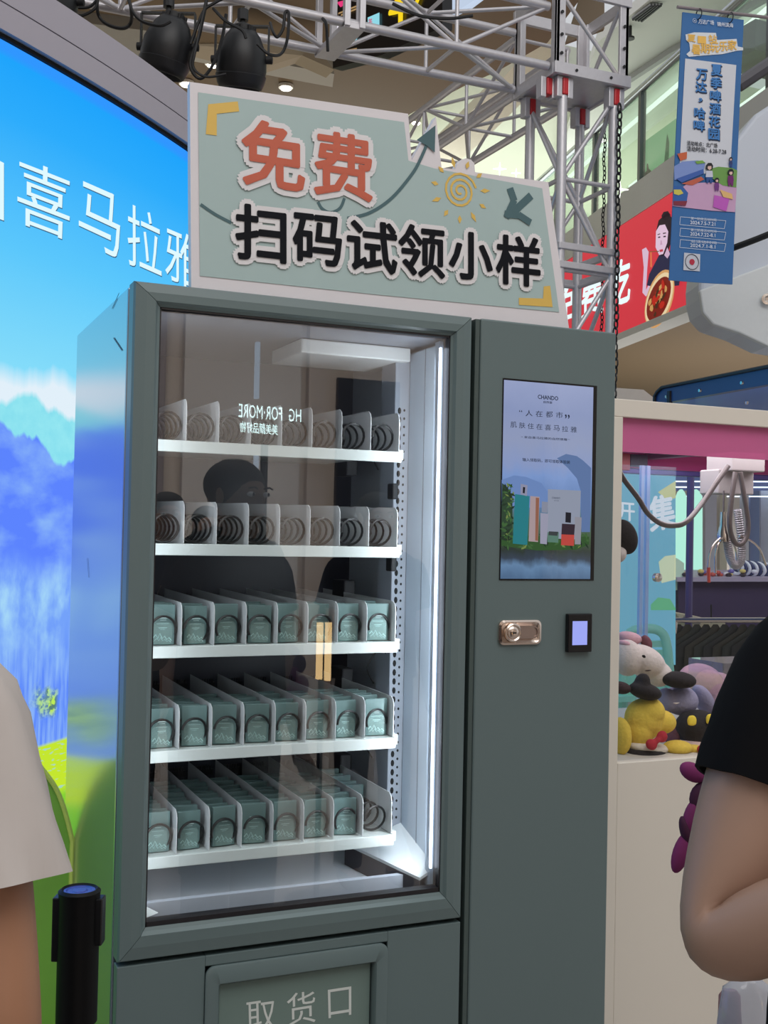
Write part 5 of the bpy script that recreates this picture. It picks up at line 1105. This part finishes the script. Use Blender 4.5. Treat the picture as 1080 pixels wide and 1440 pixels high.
# mint plastic chair
chm2 = mat('chair_mint', (136, 224, 196), .35, var=.03)
chx = empty('plastic_chair', atd(915, 960, 4.2), 'mint green plastic chair with slotted back behind the plush pile', 'chair')
CH = 4.2
mb = MB(); mb.tube(smooth_pts([atd(876, 985, CH), atd(874, 920, CH), atd(884, 892, CH), (atd(905, 884, CH)), atd(928, 888, CH), atd(938, 910, CH), atd(944, 985, CH)], 6), .018, 8); mb.build('back_frame', chm2, chx, smooth=True)
for y in (902, 915): MB().prism([atd(884, y, CH), atd(932, y-1, CH), atd(934, y+8, CH), atd(883, y+9, CH)], _F*.012).build('back_slat', chm2, chx)
MB().prism([atd(880, 930, CH), atd(938, 930, CH), atd(942, 985, CH), atd(876, 985, CH)], _F*.012).build('back_panel', chm2, chx)
s0 = atd(876, 985, CH); s1 = atd(946, 985, CH)
MB().prism([s0, s1, s1-kn*.4, s0-kn*.4], V((0, 0, .02))).build('seat', chm2, chx)
for p in (s0, s1, s1-kn*.38, s0-kn*.38): MB().tube([p, V((p.x, p.y, 0))], .018, 8).build('leg', chm2, chx)
# cream counter beyond left
facepoly([(862, 820), (900, 830), (900, 1250), (862, 1250)], 4.9, .4, 'cream_counter', mat('counter_cream', (206, 194, 172), .5, var=.05), 'cream counter behind the teal poster and acrylic posts', 'counter')
facepoly([(860, 545), (905, 548), (920, 560), (920, 600), (860, 600)], 7.5, .2, 'wall_pale', mat('pale_panel_wall', (214, 206, 196), .5), kind='structure')

# ================================================================= STANCHION
sp0 = at(112, 1249, 'y', -.55); sz = sp0.z
spx = atd(112, 1249, 1.72); spz = spx.z
so = empty('queue_stanchion', V((spx.x, spx.y, 0)), 'black queue stanchion with blue top between the shirt and machine', 'stanchion')
b0 = V((spx.x, spx.y, 0)); r_ = .0305
MB().lathe(b0, (0, 0, 1), [(0, .16), (.012, .16), (.03, .12), (.04, .05), (.045, .026), (spz-.2, .026), (spz-.198, r_), (spz-.010, r_), (spz-.004, r_+.001), (spz, r_-.004), (spz-.003, r_-.008), (spz-.003, r_-.010)], 36, cap=False).build('post', mat('stanchion_black', (7, 7, 8), .5, spec=.2), so, smooth=True)
mb = MB(); mb.lathe(b0+V((0, 0, spz-.006)), (0, 0, 1), [(0, r_-.003), (.0035, r_-.005), (.0035, .020), (.0025, .018), (.0025, .012), (.0035, .010), (.0035, .0002)], 32); mb.build('top_cap', mat('cap_blue_gloss', (44, 62, 150), .25, coat=.5), so)  # blue is the cap's own base colour
for a, hh in ((YAW+math.pi, .095), (YAW, .07)):
    u = V((math.cos(a), -math.sin(a), 0)) if False else (_R if hh == .07 else -_R); u = V((u.x, u.y, 0)).normalized(); v2 = u.cross(V((0, 0, 1)))
    c = b0+u*(r_+.001); MB().hexa([c+v2*sy*.012+u*sx*.006+V((0, 0, spz-.012-hz)) for hz in (hh, 0) for sx, sy in ((-1, -1), (1, -1), (1, 1), (-1, 1))]).build('belt_slot', mat('slot_black', (10, 10, 12), .35), so, bevel=.002)

# ================================================================= PEOPLE
def skin_body(name, verts, edges, M, parent, root=0, sub=2):
    base = wloc(parent); me = bpy.data.meshes.new(name); me.from_pydata([V(v[:3])-base for v in verts], edges, []); o = bpy.data.objects.new(name, me); C.objects.link(o); o.parent = parent
    s = o.modifiers.new('skin', 'SKIN'); s.use_smooth_shade = True; sk = me.skin_vertices[0].data
    for i, v in enumerate(verts): r = v[3]; sk[i].radius = r if isinstance(r, tuple) else (r, r); sk[i].use_root = (i == root)
    b = o.modifiers.new('subdivision', 'SUBSURF'); b.levels = sub; b.render_levels = sub
    me.materials.append(M); return o
def ringpts(c, ax, rx, ry, side, n=24):
    ax = V(ax).normalized(); s = (V(side)-ax*V(side).dot(ax)).normalized(); f = ax.cross(s)
    return [V(c)+s*math.cos(a)*rx+f*math.sin(a)*ry for a in [2*math.pi*k/n for k in range(n)]]
def shirt(name, torso, sleeves, M, parent, fold=.004):
    mb = MB()
    def loft_cl(rs, cap_top=False):
        outer = []
        for i, (c, ax, rx, ry, sd) in enumerate(rs):
            r = ringpts(c, ax, rx, ry, sd, 40)
            outer.append([V(c)+(p-V(c))*(1+fold/max(rx, .02)*(math.sin(3*k*2*math.pi/40*2+i*.9)+.5*math.sin(k*2*math.pi/40*9+i*2.1))*(.3+.7*i/len(rs))) for k, p in enumerate(r)])
        last = outer[-1]; c = V(rs[-1][0]); inner = [[c+(p-c)*.93-(V(rs[-1][1]).normalized())*.0 for p in last], [V(rs[-2][0])+(p-V(rs[-2][0]))*.90 for p in outer[-2]]]
        mb.loft(outer+inner, cap=False)
        k = len(mb.v); mb.v += outer[0]; mb.f.append(tuple(range(k, k+len(outer[0]))))
    loft_cl(torso)
    for s in sleeves: loft_cl(s)
    return mb.build(name, M, parent, smooth=True)
def hand(verts, edges, wrist_i, wrist, fwd, side, up_, s=1.0, curl=.5):
    """palm and five separate fingers continuing the arm"""
    fwd = V(fwd).normalized(); side = V(side).normalized(); up_ = V(up_).normalized()
    pm = wrist+fwd*.045*s; verts.append((*pm, (.030*s, .016*s))); ip = len(verts)-1; edges.append((wrist_i, ip))
    pk_ = wrist+fwd*.085*s; verts.append((*pk_, (.034*s, .014*s))); ik = len(verts)-1; edges.append((ip, ik))
    for j, (o_, ln_) in enumerate(((-.030, .070), (-.010, .080), (.010, .074), (.029, .058))):
        prev = ik; d = fwd.copy(); p = pk_+side*o_*s
        verts.append((*(p+fwd*.006*s), .0085*s)); edges.append((prev, len(verts)-1)); prev = len(verts)-1; p = p+fwd*.006*s
        for q in range(3):
            d = (d*math.cos(curl*.8)+up_*-math.sin(curl*.8)).normalized() if q else (fwd*math.cos(curl*.5)-up_*math.sin(curl*.5)).normalized()
            p = p+d*ln_*s*(.42, .32, .26)[q]; verts.append((*p, (.0085, .0078, .0065)[q]*s)); edges.append((prev, len(verts)-1)); prev = len(verts)-1
    p = pm-side*.026*s-fwd*.012*s; verts.append((*p, .012*s)); edges.append((ip, len(verts)-1)); prev = len(verts)-1
    for q, (a, b) in enumerate(((.03, .022), (.026, .006))):
        p = p+(fwd*a-side*b-up_*.008)*s; verts.append((*p, (.0098, .0085)[q]*s)); edges.append((prev, len(verts)-1)); prev = len(verts)-1
def person(name, label, foot, h, face, top, legc, skin_rgb, arms, hair_rgb, prefix, hair_long=False, topc_long=False, sleeve=.6, shoes=(30, 30, 34), shirt_r=1.0, shoulder_z=None, arm_r=1.0, flare=0.0, sl_r=1.0):
    """face = facing direction; arms = {'L':(elbow, wrist), 'R':...} in body frame metres (side, forward, height)"""
    e = empty(name, V((foot[0], foot[1], 0)), label, 'person'); f = V((*face, 0)).normalized(); s = V((f.y, -f.x, 0)); O = V((foot[0], foot[1], 0)); k = h/1.7
    W_ = lambda a, b, z: O+s*a*k+f*b*k+V((0, 0, z*k))
    sk = mat(prefix+'_skin', skin_rgb, .5, var=.05, scale=20, bump=.04); vt, ed = [], []
    def add(p, r, link=None):
        vt.append((*p, r if not isinstance(r, (int, float)) else r*k)); i = len(vt)-1
        if link is not None: ed.append((link, i))
        return i
    pel = add(W_(0, 0, .95), (.15*k, .11*k)); wa = add(W_(0, 0, 1.10), (.115*k, .078*k), pel); chs_ = add(W_(0, .0, 1.28), (.125*k, .078*k), wa); sh = add(W_(0, 0, 1.38), (.10*k, .060*k), chs_)
    nk = add(W_(0, .005, 1.455), .056, sh); nk2 = add(W_(0, .02, 1.50), .052, nk); hd0 = add(W_(0, .03, 1.555), (.066*k, .075*k), nk2); hd1 = add(W_(0, .025, 1.61), (.074*k, .088*k), hd0); hd2 = add(W_(0, .015, 1.655), (.062*k, .074*k), hd1)
    for sg_, key in ((-1, 'L'), (1, 'R')):
        ft = add(W_(sg_*.09, 0, .86), .088, pel); kn_ = add(W_(sg_*.10, .01, .48), .058, ft); ca = add(W_(sg_*.10, -.01, .33), .056, kn_); an = add(W_(sg_*.105, 0, .09), .038, ca); hl = add(W_(sg_*.105, .04, .045), .040, an); add(W_(sg_*.12, .15, .03), (.042*k, .026*k), hl)
        sj = W_(sg_*.172, 0, 1.375); si = add(sj, .050*arm_r, sh)
        if key in arms: el, wr = (W_(*p) for p in arms[key])
        else: el, wr = W_(sg_*.23, -.02, 1.09), W_(sg_*.24, .06, .84)
        m1 = add(sj.lerp(el, .35), .052*arm_r, si); m2 = add(sj.lerp(el, .72), .049*arm_r, m1); ei = add(el, .044*arm_r, m2); fm = add(el.lerp(wr, .3), .043*arm_r, ei); wi = add(wr, .027, fm)
        fw = (wr-el).normalized(); up_ = s*sg_*-1
        up_ = (up_-fw*up_.dot(fw)).normalized(); hand(vt, ed, wi, wr, fw, fw.cross(up_)*sg_, up_, k, .45)
    skin_body('body', vt, ed, sk, e)
    # face
    H_ = lambda a, b, z: W_(a, b+.02, z)
    ew = mat('eye_white', (235, 232, 228), .3); ep = mat('eye_dark', (30, 22, 18), .2)
    for a in (-.032, .032):
        eo = MB().ell(H_(a, .078, 1.605), (.013*k, .013*k, .008*k), n=12, m_=8).build('eye', ew, e, smooth=True); MB().ell(H_(a, .0865, 1.605), (.006*k,)*3, n=10, m_=6).build('iris', ep, eo, smooth=True)
        MB().tube([H_(a-.018, .086, 1.622), H_(a, .092, 1.626), H_(a+.018, .086, 1.622)], .003*k, 6).build('eyebrow', mat(prefix+'_hair', hair_rgb, .6, var=.2, scale=60), e)
        MB().ell(W_(a*2.45, .01, 1.60), (.012*k, .018*k, .03*k), n=12, m_=8).build('ear', sk, e, smooth=True)
    mb = MB(); mb.loft([[H_(-.008, .085, 1.605), H_(.008, .085, 1.605), H_(0, .092, 1.605)], [H_(-.016, .084, 1.572), H_(.016, .084, 1.572), H_(0, .108, 1.572)], [H_(-.006, .084, 1.562), H_(.006, .084, 1.562), H_(0, .092, 1.562)]]); mb.build('nose', sk, e, smooth=True)
    MB().tube([H_(-.022, .080, 1.545), H_(0, .089, 1.543), H_(.022, .080, 1.545)], .0045*k, 8).build('mouth', mat('lip', (160, 86, 80), .5), e, smooth=True)
    hr = mat(prefix+'_hair', hair_rgb, .6, var=.2, scale=60)
    mb = MB(); Rm = Matrix(((s.x, f.x, 0), (s.y, f.y, 0), (0, 0, 1)))
    mb.ell(W_(0, -.012, 1.635), (.092*k, .100*k, .082*k), Rm, 24, 14)
    if hair_long: mb.ell(W_(0, -.055, 1.50), (.085*k, .055*k, .19*k), Rm, 20, 12)
    mb.build('hair', hr, e, smooth=True)
    # trousers
    lm = mat(prefix+'_trousers', legc, .75, var=.08, bump=.2); mb = MB()
    mb.loft([ringpts(W_(0, 0, z), (0, 0, 1), rx*k, ry*k, s) for z, rx, ry in ((1.02, .150, .112), (.95, .172, .125), (.84, .178, .125), (.80, .17, .11))])
    for sg_ in (-1, 1): mb.loft([ringpts(W_(sg_*x, y, z), (0, 0, 1), r*k, r*k*1.05, s) for x, y, z, r in ((.085, 0, .86, .095), (.095, .0, .6, .08), (.10, .01, .45, .072), (.10, 0, .2, .064), (.105, 0, .08, .062))])
    mb.build('trousers', lm, e, smooth=True)
    for sg_ in (-1, 1):
        mb = MB(); mb.ell(W_(sg_*.112, .075, .035), (.048*k, .14*k, .035*k), Rm, 18, 10); mb.build('shoe', mat(prefix+'_shoe', shoes, .5), e, smooth=True)
    # shirt
    dr_ = (0, 0, -1); q = shirt_r
    T = [(W_(0, .0, 1.478), dr_, .060*k, .060*k, s), (W_(0, .0, 1.465), dr_, .085*k, .074*k, s), (W_(0, 0, 1.448), dr_, .135*k, .088*k, s), (W_(0, 0, 1.42), dr_, .180*k*q, .100*k*q, s), (W_(0, .0, 1.34), dr_, .200*k*q, .122*k*q, s), (W_(0, .0, 1.25), dr_, .190*k*q, .130*k*q, s), (W_(0, 0, 1.12), dr_, .182*k*q, .130*k*q, s), (W_(0, 0, 1.0), dr_, .190*k*q, .136*k*q, s), (W_(0, 0, .90), dr_, .195*k*q, .140*k*q, s)]
    SL = []
    for sg_, key in ((-1, 'L'), (1, 'R')):
        sj = W_(sg_*.165, 0, 1.375); el = W_(*arms[key][0]) if key in arms else W_(sg_*.23, -.02, 1.09); d = el-sj
        r0 = [(-.13, .038), (-.05, .056*sl_r), (.06, .066*sl_r), (sleeve*.5, .069*sl_r+flare*.35), (sleeve*.85, .070*sl_r+flare*.85), (sleeve, .071*sl_r+flare)]
        SL.append([(sj+d*t, d, r*k, r*k*1.02, f) for t, r in r0])
    shirt('shirt', T, SL, mat(prefix+'_shirt', top, .9, var=.05, scale=12, bump=.3, spec=.15), e, .006 if q > 1 else .003)
    return e
def body_at(px, py, d): return atd(px, py, d)
# right person, black T-shirt, left upper arm and elbow in view
def to_body(P, foot, face, k):
    f = V((*face, 0)).normalized(); s = V((f.y, -f.x, 0)); q = (P-V((foot[0], foot[1], 0)))/k; return (q.dot(s), q.dot(f), q.z)
RP = atd(1358, 1180, 1.16); fr = V((.45, .89))
foot = (RP.x, RP.y); hk = 1.70; el = atd(1003, 1340, 1.10); wr = atd(1235, 1235, 1.0)
person('person', 'person at the right edge in black T-shirt with bent bare elbow', foot, hk, tuple(fr), (9, 9, 12), (16, 16, 20), (160, 128, 110), {'L': (to_body(el, foot, fr, hk/1.7), to_body(wr, foot, fr, hk/1.7))}, (20, 16, 16), 'black_shirt_person', sleeve=.47, shirt_r=1.0, arm_r=1.14, sl_r=.93)
# left person, white T-shirt, right sleeve and arm in view
LPn = atd(-252, 1180, 1.27); foot2 = (LPn.x, LPn.y); fl_ = V((.40, .92)); h2 = 1.60
el2 = atd(4, 1450, 1.20); wr2 = atd(-4, 1770, 1.30)
person('person', 'person at the left edge in loose white T-shirt with bare arm', foot2, h2, tuple(fl_), (188, 180, 175), (60, 62, 70), (166, 120, 92), {'R': (to_body(el2, foot2, fl_, h2/1.7), to_body(wr2, foot2, fl_, h2/1.7))}, (24, 18, 18), 'white_shirt_person', sleeve=.58, shirt_r=1.04, arm_r=1.04, flare=.022, sl_r=1.02)
# people standing behind the camera, seen reflected in the door
for i, (px, Y, h, tc, lab) in enumerate([(322, 2.5, 1.74, (30, 30, 38), 'person in dark top behind the viewer, tall one reflected in the door middle'), (236, 3.3, 1.66, (40, 40, 56), 'person in navy top behind the viewer, reflected at the left of the door'), (533, 2.4, 1.66, (34, 32, 36), 'person in charcoal top behind the viewer, reflected at the right of the door'), (292, 4.3, 1.62, (60, 50, 50), 'person in brown top farthest behind the viewer')]):
    q = at(px, 760, 'y', Y); person('person', lab, (q.x, -Y), h, (-.1, 1), tc, (28, 28, 34), (196, 152, 130), {}, (16, 14, 14), 'bystander_%d' % i, hair_long=(i % 2 == 1))
# purple ruffled thing held in front of the right person
pf = empty('purple_plush_flower', atd(985, 1150, 1.6), 'purple petal-shaped plush held beyond the black-shirted person', 'plush toy')
pm_ = mat('petal_purple', (118, 34, 92), .8, var=.2, scale=30, bump=.3); pdk = mat('petal_dark', (62, 14, 50), .8, var=.2, scale=30)
for k, (x, y, rx, rz, rot, m_2) in enumerate([(986, 1082, 20, 13, .5, pm_), (985, 1145, 12, 26, .25, pm_), (976, 1165, 8, 22, -.25, pdk), (970, 1195, 12, 30, .3, pm_), (1005, 1120, 24, 26, 0, pdk), (1010, 1180, 30, 30, 0, pm_)]):
    c = atd(x-12, y+4, 1.6); kk = 1.6/FPX; a = Matrix.Rotation(-YAW, 3, 'Z')@Matrix.Rotation(rot, 3, 'Y'); MB().ell(c, (rx*kk, .010, rz*kk), a, 16, 10).build('petal', m_2, pf, smooth=True)
# clear bag with patterned items, bottom right
bgp = empty('clear_bag', atd(1045, 1450, 1.7), 'clear plastic bag with pink speckled wrapping below the bent elbow', 'bag')
kk = 1.7/FPX
mb = MB(); mb.loft([ringpts(atd(1052, y, 1.7), (0, 0, 1), rx*kk, rx*kk*.6, _R, 18) for y, rx in ((1375, 16), (1390, 36), (1440, 44), (1520, 48), (1560, 40))]); mb.build('film', glass('bag_film', (.88, .9, .96), .06, scatter=.3, scol=(.62, .66, .76), rough=.1), bgp, smooth=True)
mb = MB(); mb.loft([ringpts(atd(1026, y, 1.74), (0, 0, 1), rx*kk, rx*kk*.6, _R, 14) for y, rx in ((1392, 10), (1400, 16), (1500, 20))]); mb.build('speckled_wrapping', mat('wrap_pink', (150, 110, 112), .6, var=.6, scale=90), bgp, smooth=True)

# ================================================================= REFLECTED SIGNS AND LAMPS BEHIND THE CAMERA
def refl(px, py, Y): q = at(px, py, 'y', Y); return V((q.x, -q.y, q.z))
ns = empty('neon_sign', refl(380, 590, 6.0), 'white neon sign behind the viewer, reflected in the glass door', 'sign')
mb = MB()
def rt(s, x0, y0, x1, y1, sl, b): text(mb, s, [refl(x1, y0+sl*(x1-x0), 6), refl(x0, y0, 6), refl(x0, y1, 6), refl(x1, y1+sl*(x1-x0), 6)], b)
rt('FOR·MORE', 337, 567, 398, 586, .09, -.0); rt('HG', 408, 574, 425, 592, .09, 0); rt('美美颜品好物', 339, 592, 392, 607, .09, .01)
mb.build('lettering', mat('neon_white', (215, 245, 245), emit=10), ns)
MB().tube([((refl(380, 560, 6).x), -6.09, refl(334, 612, 6).z-.05), ((refl(380, 560, 6).x), -6.09, 0)], .03, 8).build('post', blk, ns)
st_ = refl(458, 915, 2.2); fl2 = empty('tube_lamp', V((st_.x, -2.2, 0)), 'slim floor lamp with two warm tubes behind the viewer, reflected in the door', 'lamp')
MB().lathe((st_.x, -2.22, 0), (0, 0, 1), [(0, .13), (.015, .13), (.02, .012), (1.20, .012)], 20).build('stand', blk, fl2)
for x0, x1, y0, y1 in ((449, 455, 876, 956), (461, 467, 876, 958)):
    a = refl(x0, y0, 2.2); b_ = refl(x1, y1, 2.2); box('tube', (a.x, -2.206, b_.z), (b_.x, -2.19, a.z), mat('lamp_warm', (255, 214, 150), emit=5), fl2)
a = refl(449, 870, 2.2); b_ = refl(467, 962, 2.2)
box('tube_holder', (a.x, -2.205, a.z-.01), (b_.x, -2.19, a.z+.01), blk, fl2)
o = box('lit_window', (refl(455, 830, 7).x, -7.05, refl(455, 852, 7).z), (refl(482, 830, 7).x, -7, refl(455, 832, 7).z), mat('window_glow', (250, 235, 210), emit=2.4)); tag(o, 'small bright lit window behind the viewer', 'shop window')
for i, px in enumerate((362, 364)):
    a = refl(px-2, 480 if i else 640, 7.4); o = box('strip_light', (a.x, -7.45, refl(px, 560 if i else 720, 7.4).z), (a.x+.035, -7.4, a.z), mat('cool_strip', (220, 236, 255), emit=2.2)); tag(o, ['cool vertical strip light behind the viewer, lower one', 'cool vertical strip light behind the viewer, upper one'][i], 'light')
bpy.context.view_layer.update()
